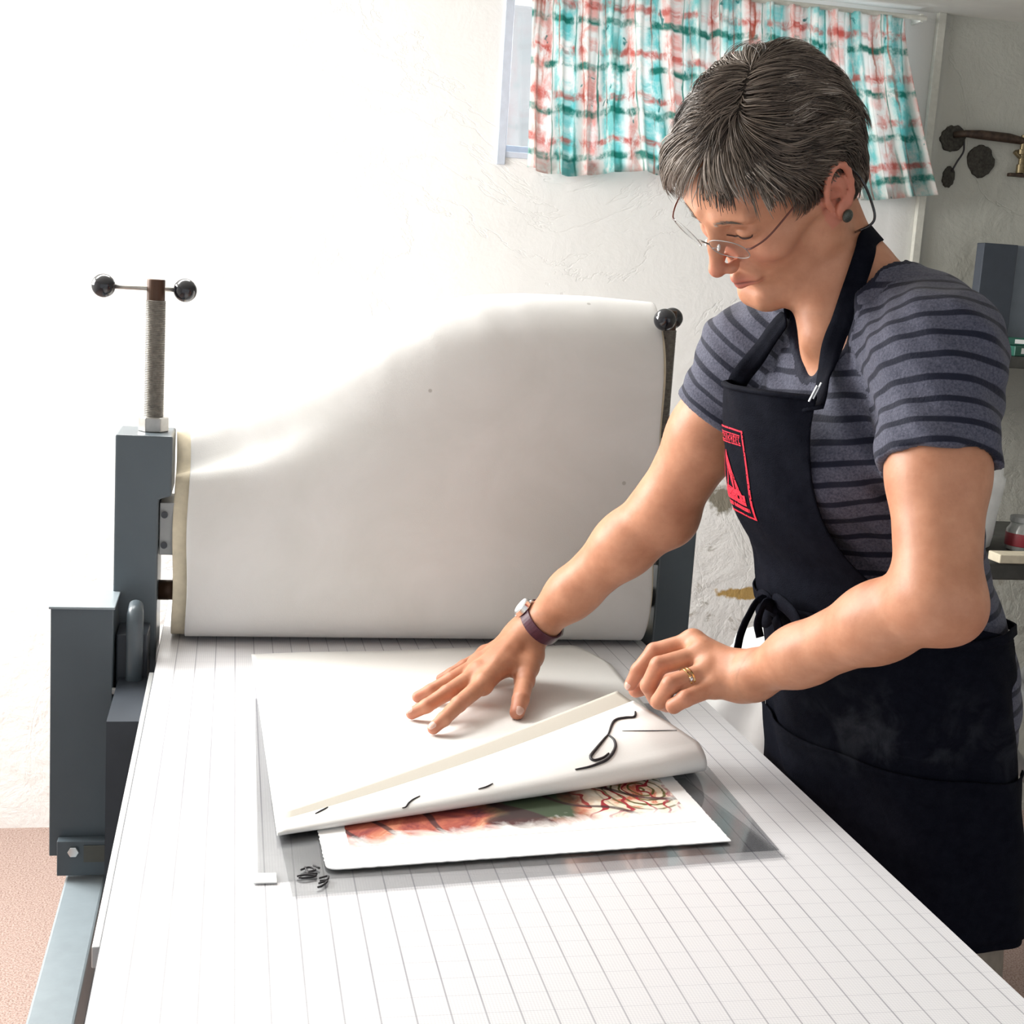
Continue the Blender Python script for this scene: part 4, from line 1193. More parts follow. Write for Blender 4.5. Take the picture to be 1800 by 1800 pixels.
# finger nails that the photo shows
def nail(tip, prev, nrm, r, nm='fingernail'):
    d = Vector(tip - prev).normalized(); n = Vector(nrm); n = (n - d * n.dot(d)).normalized(); s = d.cross(n)
    bm = bmesh.new(); Mx = Matrix((s, d, n)).transposed().to_4x4(); Mx.translation = Vector(tip) + n * (r * .60) - d * .001
    bmesh.ops.create_uvsphere(bm, u_segments=16, v_segments=10, radius=1, matrix=Mx @ Matrix.Diagonal((r * .68, r * .95, r * .42, 1)))
    from_bm(nm, bm, M['nail'], body, smooth=True)
M['nail'] = plain('nail', (0.72, 0.46, 0.38), 0.3)
nail(rI[3], rI[2], (0, -.3, 1), .0074); nail(rM[3], rM[2], (0, -.3, 1), .0074); nail(rT[3], rT[2], (.5, -.5, 1), .0092)
nail(lI[3], lI[2], (-.6, -.6, .3), .0070)

# ---- striped T-shirt
sp = []
T_ = sp.append
T_(ellip((.478, 1.36, .99), (.100, .158, .16), BR, .04)); T_(ellip((.443, 1.357, 1.12), (.086, .133, .13), BR, .05))
T_(ellip((.415, 1.353, 1.23), (.091, .130, .13), BR, .05)); T_(ellip((.406, 1.352, 1.315), (.086, .145, .097), BR, .05))
for s in (-1, 1): T_(ellip(np.array([.405, 1.355, 1.25]) + FV * .070 + LV * .052 * s, (.050, .052, .056), BR, .04))
T_(capsule((.380, 1.352, 1.435), (.395, 1.352, 1.38), .056, .068, .03)); T_(capsule((.392, 1.345, 1.437), (.420, 1.27, 1.400), .037, .043, .03)); T_(capsule((.368, 1.37, 1.445), (.36, 1.45, 1.395), .043, .043, .03))
nt_ = len(sp)
torso_pr = sp[:]
lhem = lerp(Lsh, Lel, .465); rhem = lerp(Rsh, Rel, .36)
slv = [capsule((.418, 1.29, 1.385), Lsh, .058, .0575, .045), capsule(Lsh, lhem, .0570, .0565, .03),
       capsule((.375, 1.42, 1.375), Rsh, .056, .0560, .045), capsule(Rsh, rhem, .0560, .0530, .03)]
h = .0026
lo, hi = np.array([.20, 1.09, .865]), np.array([.66, 1.63, 1.52]); ax = axes_for(lo, hi, h)
Dt = field(torso_pr, ax, h); D = field(torso_pr + slv, ax, h); Ds = field(slv, ax, h)
X = ax[0][:, None, None]; Y = ax[1][None, :, None]; Z = ax[2][None, None, :]
# sleeve hems
for sh, el, hem, cut in ((Lsh, Lel, lhem, .0), (Rsh, Rel, rhem, .0)):
    n = (el - sh) / np.linalg.norm(el - sh)
    pl_ = (X - hem[0]) * n[0] + (Y - hem[1]) * n[1] + (Z - hem[2]) * n[2]
    near = ((X - hem[0]) ** 2 + (Y - hem[1]) ** 2 + (Z - hem[2]) ** 2) < .085 ** 2
    D = np.where(near, np.maximum(D, pl_), D)
# folds
wr_ = .0016 * np.sin(X * 95 + Z * 60 + 3 * np.sin(Y * 22)) * np.clip((Z - .9) * 4, .3, 1) + .0012 * np.sin(Z * 170 + X * 70 - Y * 120)
D = D + wr_.astype(np.float32)
# neck opening, a V at the front
neck_pr = [capsule((.400, 1.350, 1.520), (.380, 1.352, 1.450), .060, .056, .01), capsule((.368, 1.350, 1.440), (0.3034, 1.2937, 1.3503), .052, .010, .01), capsule((0.2890, 1.2608, 1.3521), (0.3219, 1.3361, 1.3479), .009, .009, .012), capsule((0.2852, 1.2649, 1.3711), (0.3179, 1.3404, 1.3681), .021, .021, .012), capsule((0.2824, 1.2693, 1.3929), (0.3149, 1.3451, 1.3912), .031, .031, .012),
           capsule((.372, 1.348, 1.455), (.30, 1.345, 1.44), .050, .045, .01)]
Dn = field(neck_pr, ax, h)
D = np.maximum(D, -Dn)
Dcav = field([p for p in (capsule(Lsh, lhem + (lhem - Lsh) * .8, .0485, .0485, .01), capsule(Rsh, rhem + (rhem - Rsh) * .8, .0470, .0450, .01))], ax, h)
D = np.maximum(D, -Dcav)
V, Q = nets(D, ax); V = relax(V, Q, 2, .5)
def samp(Dx, V):
    ii = [np.clip(((V[:, i] - ax[i][0]) / h).round().astype(int), 0, len(ax[i]) - 1) for i in range(3)]
    return Dx[ii[0], ii[1], ii[2]]
issl = samp(Ds, V) < samp(Dt, V) + .002
up_ax = np.array([-.20, 0, .98]); up_ax /= np.linalg.norm(up_ax)
u_t = (V - np.array([.4, 1.35, 1.0])) @ up_ax + .18 * np.clip(1.20 - V[:, 2], 0, 1) * 0
uL = (V - Lsh) @ ((Lel - Lsh) / np.linalg.norm(Lel - Lsh)); uR = (V - Rsh) @ ((Rel - Rsh) / np.linalg.norm(Rel - Rsh))
isL = issl & (V[:, 1] < 1.33); isR = issl & (V[:, 1] >= 1.33)
u = np.where(isL, uL, np.where(isR, uR, u_t))
trimm = np.clip(1.4 - samp(Dn, V) / .0050, 0, 1)
me = mesh_np('t_shirt', V, Q); set_attr(me, 'stripe', np.stack([u, trimm, u * 0], 1))
shirt = link('t_shirt', me, M['shirt'], person, label='grey t-shirt with thin navy stripes')
shirt_bvh = bvh_of(V, Q)

# ---- trousers and shoes
bm = bmesh.new()
add_sphere(bm, (.476, 1.36, .88), 1, .080, .135, .08, 32, 20, Matrix(BR.tolist()))
def leg_tube(pts, rad):
    tube(bm, cat_rom(pts, 6), list(np.interp(np.linspace(0, len(pts) - 1, (len(pts) - 1) * 6 + 1), range(len(pts)), rad)), 24)
leg_tube([(.49, 1.29, 1.00), (.495, 1.275, .84), (.505, 1.26, .66), (.51, 1.25, .48), (.53, 1.245, .25), (.545, 1.24, .06)], [.070, .078, .074, .066, .058, .060])
leg_tube([(.51, 1.425, 1.00), (.52, 1.435, .84), (.53, 1.46, .66), (.54, 1.47, .48), (.56, 1.47, .25), (.575, 1.47, .06)], [.070, .078, .074, .068, .058, .060])
from_bm('trousers', bm, M['khaki'], person, smooth=True)
for yy, xx in ((1.235, .50), (1.465, .53)):
    bm = bmesh.new()
    add_sphere(bm, (xx - .045, yy, .045), .05, 1.25, .85, .75); add_sphere(bm, (xx + .045, yy, .05), .045, 1.1, .85, .95)
    add_sphere(bm, (xx, yy, .05), .05, 1.8, .8, .85); add_box(bm, (xx - .11, yy - .042, 0), (xx + .09, yy + .042, .022))
    from_bm('shoe', bm, M['black'], person, smooth=True, bevel=.004)

# ---- apron: bib and skirt as one cloth around the body
LVL = [  # z, cx, cy, rf, rl, rb, phi far (deg), phi near (deg)
    (1.328, .384, 1.355, .138, .128, .10, -88, 39), (1.300, .387, 1.355, .137, .134, .11, -89, 35), (1.270, .391, 1.355, .136, .142, .115, -90, 33),
    (1.235, .398, 1.355, .136, .146, .12, -92, 32), (1.205, .405, 1.355, .134, .150, .12, -95, 33), (1.180, .414, 1.355, .130, .153, .12, -100, 35),
    (1.155, .427, 1.355, .124, .156, .12, -112, 38), (1.135, .437, 1.356, .121, .158, .12, -135, 46), (1.110, .446, 1.357, .130, .156, .108, -150, 75),
    (1.082, .452, 1.357, .130, .158, .107, -150, 145), (1.060, .460, 1.358, .131, .160, .106, -150, 165), (1.000, .470, 1.360, .122, .163, .104, -150, 168), (.940, .476, 1.360, .117, .167, .106, -150, 168),
    (.880, .482, 1.360, .110, .170, .108, -150, 168), (.820, .486, 1.360, .108, .174, .112, -150, 168), (.765, .488, 1.360, .108, .178, .114, -150, 168)]
LV_ = np.array(LVL)
def apron_pt(z, phi, off=0.0):
    zz = LV_[::-1, 0]
    def sm(i):
        f = lambda a: float(np.interp(a, zz, LV_[::-1, i]))
        return (f(z - .012) + 2 * f(z) + f(z + .012)) / 4
    cx, cy, rf, rl, rb = (sm(i) for i in (1, 2, 3, 4, 5))
    r = rf if abs(phi) < math.pi / 2 else rb
    w_ = 0.0
    if z < 1.12: w_ = .0045 * math.sin(phi * 7 + z * 9) * min(1, (1.12 - z) * 5)
    w_ += .0012 * math.sin(phi * 13 + z * 60)
    c_, s_ = math.cos(phi), math.sin(phi)
    p = np.array([cx, cy, z]) + FV * (r + off + w_) * c_ + LV * (rl + off + w_) * s_
    if z < .93 and p[0] < .358: p[0] = .358 + (p[0] - .358) * .08
    return p
def phis(z):
    zz = LV_[::-1, 0]
    f = lambda a, i: float(np.interp(a, zz, LV_[::-1, i]))
    return [math.radians((f(z - .010, i) + 2 * f(z, i) + f(z + .010, i)) / 4) for i in (6, 7)]
rows = []
for j in range(151):
    z = 1.328 + (.765 - 1.328) * j / 150
    a, b = phis(z)
    rows.append([apron_pt(z, a + (b - a) * i / 160) for i in range(161)])
apron = grid_mesh('apron', rows, M['apron'], person, .0022, 1.0, label='black bib apron')
av = np.array([p for r in rows for p in r]); aq = np.array([(i * 161 + j, i * 161 + j + 1, (i + 1) * 161 + j + 1, (i + 1) * 161 + j) for i in range(150) for j in range(160)])
apron_bvh = bvh_of(av, aq)
# pocket panel
rows = []
for j in range(31):
    t = j / 30; row = []
    for i in range(101):
        a = math.radians(-55 + 175 * i / 100); z = .948 + (.775 - .948) * t
        row.append(apron_pt(z, a, .0042 + .002 * (t < .03)))
    rows.append(row)
grid_mesh('apron_pocket', rows, M['apron'], apron, .002, 1.0)
# hem ribbon along the top of the bib
bm = bmesh.new()
a, b = phis(1.328)
tube(bm, [apron_pt(1.325, a + (b - a) * i / 40, .001) for i in range(41)], .0026, 8)
from_bm('bib_hem', bm, M['apron'], apron, smooth=True)

def snap(p, off, trees=None):
    p = Vector(p); best = None
    for tr in (trees or (body_bvh, shirt_bvh)):
        loc, n, i, d = tr.find_nearest(p)
        if loc is None: continue
        sd = (p - loc).dot(n)
        if best is None or d < best[0]: best = (d, loc, n)
    d, loc, n = best
    return loc + n * off, n

def ribbon(name, pts, width, mat, parent, off=.003, thick=.0018, n=8, trees=None, label=None, snapit=True, free=(0, 0)):
    cur = cat_rom(pts, n); P_ = []; N_ = []
    for ci, p in enumerate(cur):
        if snapit and ci >= free[0] and ci < len(cur) - free[1]: q_, nn = snap(p, off, trees)
        else:
            q_ = Vector(p); nn = None
            for tr in (body_bvh, shirt_bvh, body_bvh):
                loc, n1, ix, d1 = tr.find_nearest(q_); sd = (q_ - loc).dot(n1)
                if abs(sd) < .03 and sd < off: q_ = q_ + n1 * (off - sd)
                if nn is None: nn = n1.copy()
        P_.append(q_); N_.append(nn)
    for _ in range(8):
        P2 = [P_[0]] + [(P_[i - 1] + 2 * P_[i] + P_[i + 1]) / 4 for i in range(1, len(P_) - 1)] + [P_[-1]]
        N2 = [N_[0]] + [(N_[i - 1] + 2 * N_[i] + N_[i + 1]).normalized() for i in range(1, len(N_) - 1)] + [N_[-1]]
        P_, N_ = P2, N2
    rows = []
    for i, p in enumerate(P_):
        t = (P_[min(i + 1, len(P_) - 1)] - P_[max(0, i - 1)]).normalized(); s = t.cross(N_[i]).normalized()
        rows.append([p - s * width / 2, p - s * width / 6, p + s * width / 6, p + s * width / 2])
    return grid_mesh(name, rows, mat, parent, thick, 0, label=label)
ribbon('neck_strap', [tuple(apron_pt(1.314, math.radians(37), .003)), (0.3190, 1.2874, 1.3389), (0.3259, 1.2969, 1.3540), (0.3291, 1.2972, 1.3714), (0.3333, 1.2980, 1.3870), (0.3371, 1.2980, 1.3975), (0.3428, 1.2992, 1.4177), (0.3481, 1.2996, 1.4378), (0.3543, 1.3018, 1.4580), (0.3601, 1.3074, 1.4737), (0.3674, 1.3215, 1.4857),
                      (.392,1.365,1.487), (.385,1.40,1.470), (.35,1.42,1.45), (.325,1.41,1.425), (0.3115, 1.3751, 1.4046), (0.3069, 1.3842, 1.3920), (0.3022, 1.3934, 1.3792), (0.2956, 1.4048, 1.3598), (0.2877, 1.4140, 1.3434), (0.2781, 1.4145, 1.3286), tuple(apron_pt(1.316, math.radians(-62), .002))], .0215, M['apron'], apron, .0035, free=(84, 54), thick=.002)
bm = bmesh.new()
c_ = Vector(apron_pt(1.330, math.radians(38), .008))
for dx, dy in ((0, 0), (.004, .003)): add_cyl(bm, c_ + Vector((dx - .003, 0, -.008 + dy)), c_ + Vector((dx + .004, 0, .008 + dy)), .0011, n=8)
from_bm('strap_buckle', bm, M['silver'], apron)
# waist tie with a bow and hanging ends
def apz(phi_deg, z, off): return tuple(apron_pt(z, math.radians(phi_deg), off))
rows = []
for i in range(91):
    a = -75 + 240 * i / 90
    rows.append([apz(a, 1.098 - .010 * k / 3 + .003 * math.sin(i * .2), .0030) for k in range(4)])
grid_mesh('waist_tie', rows, M['apron'], apron, .002, 0)
def loose(name, pts, wd, up):
    cur = cat_rom(pts, 8); rows = []
    for i, p in enumerate(cur):
        t = (cur[min(i + 1, len(cur) - 1)] - cur[max(0, i - 1)]).normalized(); s = t.cross(Vector(up)).normalized()
        rows.append([p - s * wd / 2, p, p + s * wd / 2])
    return grid_mesh(name, rows, M['apron'], apron, .002, 0)
k0 = Vector(apz(-2, 1.092, .008))
kn = k0
loose('tie_loop', [k0, k0 + Vector((-.010, .010, .010)), k0 + Vector((-.008, .030, .006)), k0 + Vector((-.004, .038, -.010)), k0 + Vector((-.004, .024, -.018)), k0 + Vector((-.004, .006, -.006))], .016, (1, .2, .1))
loose('tie_loop', [k0, k0 + Vector((-.008, -.016, .014)), k0 + Vector((-.002, -.048, .006)), k0 + Vector((.002, -.058, -.014)), k0 + Vector((-.004, -.034, -.024)), k0 + Vector((-.004, -.004, -.006))], .016, (1, .2, .1))
loose('tie_end', [k0, (0.2959, 1.3399, 1.1003), (0.2888, 1.3484, 1.0811), (0.2833, 1.3513, 1.0613), (0.2796, 1.3489, 1.0429)], .013, (.6, -.8, 0))
loose('tie_end', [k0, (0.2942, 1.3196, 1.1009), (0.2909, 1.3271, 1.0804), (0.2937, 1.3236, 1.0639)], .013, (.6, -.8, 0))
bm = bmesh.new(); add_sphere(bm, k0, .010, 1, 1.1, .9); from_bm('tie_knot', bm, M['apron'], apron, smooth=True)

# red printed emblem on the bib
def emblem():
    S = 220; W_, H_ = .080, .094; cell = W_ / S; ny = int(H_ / cell)
    img = np.zeros((ny, S), bool)
    yy, xx = np.mgrid[0:ny, 0:S]; X_ = xx / S; Y_ = yy / ny       # Y_ downward 0..1
    def rect(x0, y0, x1, y1, v=True): img[(X_ >= x0) & (X_ <= x1) & (Y_ >= y0) & (Y_ <= y1)] = v
    # thin frame
    rect(0, 0, 1, .018); rect(0, 0, .02, 1); rect(.955, 0, 1, 1); rect(0, .975, 1, 1)
    # lettering strip at the top: worn strokes
    r2 = np.random.default_rng(5); xk = .09
    rect(.06, .055, .90, .068); rect(.06, .165, .90, .178)
    while xk < .86:
        wk = .055
        rect(xk, .075, xk + .016, .158)
        c = r2.integers(0, 4)
        if c == 0: rect(xk, .075, xk + wk, .092); rect(xk, .142, xk + wk, .158)
        if c == 1: rect(xk, .075, xk + wk, .092); rect(xk + wk - .014, .075, xk + wk, .158)
        if c == 2: rect(xk, .108, xk + wk, .125); rect(xk + wk - .014, .075, xk + wk, .158)
        if c == 3: rect(xk, .142, xk + wk, .158); rect(xk + wk - .014, .075, xk + wk, .12)
        xk += wk + .028
    # peaked shape with an open centre over a solid base
    def tri(ax_, ay, bx, by, cx, cy, v):
        def sg(x0, y0, x1, y1): return (X_ - x1) * (y0 - y1) - (x0 - x1) * (Y_ - y1)
        d1, d2, d3 = sg(ax_, ay, bx, by), sg(bx, by, cx, cy), sg(cx, cy, ax_, ay)
        img[((d1 >= 0) & (d2 >= 0) & (d3 >= 0)) | ((d1 <= 0) & (d2 <= 0) & (d3 <= 0))] = v
    tri(.42, .26, .06, .80, .84, .80, True); tri(.36, .42, .20, .70, .50, .70, False)
    rect(.06, .74, .86, .86); rect(.10, .88, .90, .93); rect(.62, .76, .70, .80, False); rect(.30, .88, .34, .93, False)
    tri(.60, .50, .57, .70, .64, .70, False)
    rag = np.random.default_rng(3).random((ny // 4 + 1, S // 4 + 1)).repeat(4, 0).repeat(4, 1)[:ny, :S]
    img &= rag > .07
    cen_ang, zc = EMB
    V = {}; vl = []; fl = []
    def vert(i, j):
        if (i, j) not in V:
            s_ = (j / S - .5) * W_; z = zc + (.5 - i / ny) * H_
            phi = cen_ang + s_ / .140
            p = apron_pt(z, phi, .0006 + .0004)
            V[(i, j)] = len(vl); vl.append(p)
        return V[(i, j)]
    for i in range(ny):
        for j in range(S):
            if img[i, j]: fl.append((vert(i, j), vert(i, j + 1), vert(i + 1, j + 1), vert(i + 1, j)))
    me = mesh_np('printed_emblem', vl, fl); link('printed_emblem', me, M['red'], apron, 'red emblem printed on the bib')
EMB = (math.radians(-18), 1.235)
emblem()

# ---- hair: dark base plus combed strands
def hair():
    g = [ellip((0, .010, .056), (.0775, .0890, .0805), None, .01), ellip((0, -.030, .050), (.0690, .0600, .0640), None, .02),
         ellip((0, .040, .004), (.062, .056, .060), None, .03), ellip((.0, .04, -.03), (.054, .050, .045), None, .02)]
    h = .0028; ax = axes_for(np.array([-.1, -.12, -.1]), np.array([.1, .14, .17]), h)
    D = field(g, ax, h); X = ax[0][:, None, None]; Y = ax[1][None, :, None]; Z = ax[2][None, None, :]
    # hairline surface: keep where Z > line(Y,|X|)
    yk = [-.13, -.075, -.058, -.046, -.036, -.026, -.014, -.008, -.002, .024, .034, .044, .058, .13]
    zk = [.110, .106, .088, .074, .062, .044, .010, .010, .047, .048, .004, -.030, -.062, -.068]
    line = np.interp(ax[1], yk, zk).astype(np.float32)[None, :, None]
    D = np.maximum(D, (line - Z) * .6)
    V, Q = nets(D, ax); V = relax(V, Q, 2, .5)
    Vw = np.array([HO + HR @ (v * HS) for v in V])
    me = mesh_np('hair', Vw, Q); root = link('hair', me, M['scalp'], person)
    # gradient for surface normals
    def sdf(P):
        d = np.full(len(P), .5)
        for p in g:
            e = dist(p, P[:, 0], P[:, 1], P[:, 2]); k = p['k']; hh = np.clip(.5 + .5 * (d - e) / k, 0, 1); d = d + (e - d) * hh - k * hh * (1 - hh)
        return d
    def grad(P):
        e = 1e-3; G = np.stack([sdf(P + np.eye(3)[i] * e) - sdf(P - np.eye(3)[i] * e) for i in range(3)], 1)
        return G / (np.linalg.norm(G, axis=1)[:, None] + 1e-9)
    # roots
    tri = V[Q]; ar = np.linalg.norm(np.cross(tri[:, 1] - tri[:, 0], tri[:, 3] - tri[:, 0]), axis=1)
    cen = tri.mean(1); ok = (np.abs(sdf(cen)) < .002) & (cen[:, 2] > np.interp(cen[:, 1], yk, zk) + .002)
    ar = ar * ok; N = 15000
    pick = rng.choice(len(Q), N, p=ar / ar.sum())
    a, b = rng.random(N)[:, None], rng.random(N)[:, None]
    P = tri[pick, 0] * (1 - a) * (1 - b) + tri[pick, 1] * a * (1 - b) + tri[pick, 2] * a * b + tri[pick, 3] * (1 - a) * b
    Wh = np.array([.030, -.022, .132])      # whorl / start of the parting
    We = np.array([.004, .030, .140])
    def flow(P, seed):
        ab = We - Wh; tt = np.clip(((P - Wh) @ ab) / (ab @ ab), 0, 1)[:, None]; r = P - (Wh + tt * ab); r[:, 2] *= .7
        d = r / (np.linalg.norm(r, axis=1)[:, None] + 1e-6)
        n = grad(P)
        sw = np.cross(n, d)
        d = d + sw * .15
        side = np.clip(np.abs(P[:, 0]) / .075, 0, 1)[:, None]
        down = np.array([0, -.15, -1.0])
        low = np.clip((.06 - P[:, 2]) / .06, 0, 1)[:, None]
        # fringe falls forward and towards her left
        fr = np.clip((-.03 - P[:, 1]) / .05, 0, 1)[:, None]
        d = d + down * (.25 + .55 * low) + fr * np.array([.0, -.2, -.6]) + fr * np.sign(P[:, :1] - .012) * np.array([.42, 0, 0])
        back = (np.clip((P[:, 1] - .02) / .06, 0, 1) * low[:, 0])[:, None]
        d = d + back * np.array([0, .1, -.6])
        # above the ears hair is combed back
        sd = (side[:, 0] * np.clip((P[:, 1] + .045) / .04, 0, 1) * (1 - low[:, 0]))[:, None]
        d = d + sd * np.array([0, .75, .1])
        d = d + seed * .22
        d = d - n * (d * n).sum(1)[:, None]
        return d / (np.linalg.norm(d, axis=1)[:, None] + 1e-9), n
    # clumps: neighbours share their direction noise
    cl = np.floor(P / .013).astype(int); key = (cl * np.array([73856093, 19349663, 83492791])).sum(1) & 4095
    cn = rng.normal(size=(4096, 3)); seed = cn[key] * 1.25 + rng.normal(size=(N, 3)) * .4
    lowz = np.clip((.055 - P[:, 2]) / .08, 0, 1)
    L_ = (.040 + .014 * rng.random(N)) * (1 - .50 * lowz)
    front = P[:, 1] < -.045
    L_ = np.where(front, L_ * 1.25, L_); L_ = np.where(front & (P[:, 0] < -.005), L_ * 1.25, L_)
    ns = 7; step = L_ / ns
    lift = (.0065 + .0045 * rng.random(N)) * (1 - .62 * lowz); lift = np.where(front, lift + .005 + .006 * (P[:, 0] < -.01), lift)
    clift = (cn[key, 0] * .0016); lift = np.clip(lift + clift, .0012, .02)
    pts = []; p = P.copy()
    lim = np.where(P[:, 0] < -.015, .026 + .022 * rng.random(N), .074 + .012 * rng.random(N)); lim = np.where(np.abs(P[:, 0]) > .050, .050 + .01 * rng.random(N), lim); lim = np.where(front, lim + .010 * cn[key, 2], -1)
    step = np.array(step)
    for i in range(ns + 1):
        d, n = flow(p, seed)
        s = sdf(p); target = lift * math.sin(min(1, (i + .3) / ns * 1.15) * math.pi / 2)
        p = p + n * (target - s)[:, None]
        pts.append(p.copy()); p = p + d * (step * (p[:, 2] > lim))[:, None]
    wid = .00062 + .00045 * rng.random(N)
    VV = []; FF = []
    shade = np.clip(.36 + .17 * rng.normal(size=N) + .16 * cn[key, 1] + .22 * front, 0, 1)
    for i in range(ns + 1):
        c = pts[i]; t = pts[min(i + 1, ns)] - pts[max(i - 1, 0)]; t /= np.linalg.norm(t, axis=1)[:, None] + 1e-9
        n = grad(c); s = np.cross(t, n); s /= np.linalg.norm(s, axis=1)[:, None] + 1e-9
        w_ = (wid * (1 - (i / (ns + .35)) ** 2.2))[:, None]
        VV += [c - s * w_, c + s * w_, c + n * w_ * .9]
    VV = np.stack(VV, 1)                                     # N, 3*(ns+1), 3
    base = (np.arange(N) * 3 * (ns + 1))[:, None, None]
    q_ = []
    for i in range(ns):
        for a_, b_ in ((0, 1), (1, 2), (2, 0)):
            q_.append((3 * i + a_, 3 * i + b_, 3 * i + 3 + b_, 3 * i + 3 + a_))
    FF = (base + np.array(q_)[None]).reshape(-1, 4)
    VV = VV.reshape(-1, 3); Vw = HO + (VV * HS) @ HR.T
    me = mesh_np('hair_strands', Vw, FF); set_attr(me, 'shade', np.repeat(np.stack([shade, shade * 0, shade * 0], 1), 3 * (ns + 1), axis=0))
    link('hair_strands', me, M['hair'], root)
hair()
def brow(s):
    VV = []; FF = []; sh = []
    for k in range(70):
        t = rng.random(); q_ = np.array([s * (.013 + .034 * t), -.10, .038 + .0055 * math.sin(t * 2.6) + rng.normal() * .0014])
        loc, n, i, d = body_bvh.find_nearest(Vector(hw(q_)))
        a = loc + n * .0004; dr = Vector(HR @ np.array([s * .9, .25, .25 - .5 * t])); dr = (dr - n * dr.dot(n)).normalized()
        b = a + dr * .0062 + n * .0006; sd = dr.cross(n) * .00028; o_ = len(VV)
        VV += [a - sd, a + sd, a + n * .0003, b - sd * .3, b + sd * .3, b + n * .0002]
        for u_, v_ in ((0, 1), (1, 2), (2, 0)): FF.append((o_ + u_, o_ + v_, o_ + 3 + v_, o_ + 3 + u_))
        sh += [(.38 + .25 * rng.random(), 0, 0)] * 6
    me = mesh_np('eyebrow', [tuple(v) for v in VV], FF); set_attr(me, 'shade', sh); link('eyebrow', me, M['hair'], body)
brow(1); brow(-1)
def hpt(q_, off=0.0005):
    loc, n, i, d = body_bvh.find_nearest(Vector(hw(q_))); return loc + n * off
for s in (1, -1):
    bm = bmesh.new()
    pts = [hpt((s * (.0195 + .026 * t), -.095 + .014 * t, .0152 - .0040 * math.sin(t * 3.0)), .0006) for t in [k / 12 for k in range(13)]]
    tube(bm, pts, [.0003 + .0008 * math.sin(.3 + 2.6 * k / 12) for k in range(13)], 6)
    from_bm('eyelashes', bm, M['lash'], body, smooth=True)

# ---- glasses
gl = empty('glasses_tmp', tuple(hw((0, -.105, .004))), 'x', 'x')
bpy.data.objects.remove(gl)
bm = bmesh.new()
def H3(q_): return Vector(hw(q_))
tube(bm, bez(H3((-.009, -.1100, .0190)), H3((-.004, -.1120, .0235)), H3((.004, -.1120, .0235)), H3((.009, -.1100, .0190)), 10), .00075, 8)
glasses = from_bm('glasses', bm, M['glass_frame'] if 'glass_frame' in M else M['pipe'], person, smooth=True)
for s in (1, -1):
    rim = []
    for k in range(36):
        a = 2 * math.pi * k / 36; ca, sa = math.cos(a), math.sin(a)
        ex = .0235 * (abs(ca) ** .8) * (1 if ca > 0 else -1); ez = .0145 * (abs(sa) ** .8) * (1 if sa > 0 else -1)
        xx = .0325 + ex; rim.append((s * xx, -.1110 + .22 * (xx - .009) - ez * .12, .0160 + ez))
    bm = bmesh.new()
    vf = [bm.verts.new(H3(r)) for r in rim]; vb = [bm.verts.new(H3((r[0], r[1] + .0016, r[2]))) for r in rim]
    bm.faces.new(vf); bm.faces.new(vb[::-1])
    for k in range(36): bm.faces.new((vf[k], vf[(k + 1) % 36], vb[(k + 1) % 36], vb[k]))
    from_bm('lens', bm, M['lens'], glasses)
    bm = bmesh.new(); tube(bm, [H3((r[0], r[1] + .0008, r[2])) for r in rim], .00042, 6, closed=True)
    from_bm('lens_rim', bm, M['bearing'], glasses, smooth=True)
    bm = bmesh.new()
    tube(bm, cat_rom([H3((s * .0550, -.1000, .0200)), H3((s * .0625, -.0960, .0215)), H3((s * .0710, -.0780, .0240)), H3((s * .0765, -.0400, .0310)), H3((s * .0800, -.0020, .0370)), H3((s * .0770, .0200, .0330)), H3((s * .0740, .0340, .0160))], 6), .0010, 8)
    from_bm('temple_arm', bm, M['temple'] if 'temple' in M else M['brown'], glasses, smooth=True)
    bm = bmesh.new(); add_sphere(bm, H3((s * .0095, -.1030, .0070)), .0026, .6, 1, 1.4, 12, 8); tube(bm, [H3((s * .0095, -.1030, .007)), H3((s * .0105, -.1100, .014))], .0004, 6)
    from_bm('nose_pad', bm, M['white_plastic'], glasses, smooth=True)
# black retainer cord of the glasses
bm = bmesh.new()
tube(bm, cat_rom([H3((.0755, .032, .022)), (0.3396, 1.2878, 1.5383), (0.3502, 1.2814, 1.5147), (0.3545, 1.2836, 1.5024), (0.3509, 1.2882, 1.4951), (0.3477, 1.3037, 1.4908), (0.3682, 1.3614, 1.4899)], 7), .0013, 8)
from_bm('glasses_cord', bm, M['black'], glasses, smooth=True)
# earring
bm = bmesh.new(); add_sphere(bm, H3((.0855, .004, -.0275)), .0066, .55, 1, 1, 18, 12, Matrix(HR.tolist()))
from_bm('earring', bm, M['stone'], person, smooth=True)
bm = bmesh.new(); add_cyl(bm, (0.3522, 1.3147, 1.4704), (0.3714, 1.3108, 1.4710), .0009, n=8)
from_bm('safety_pin', bm, M['silver'], apron)

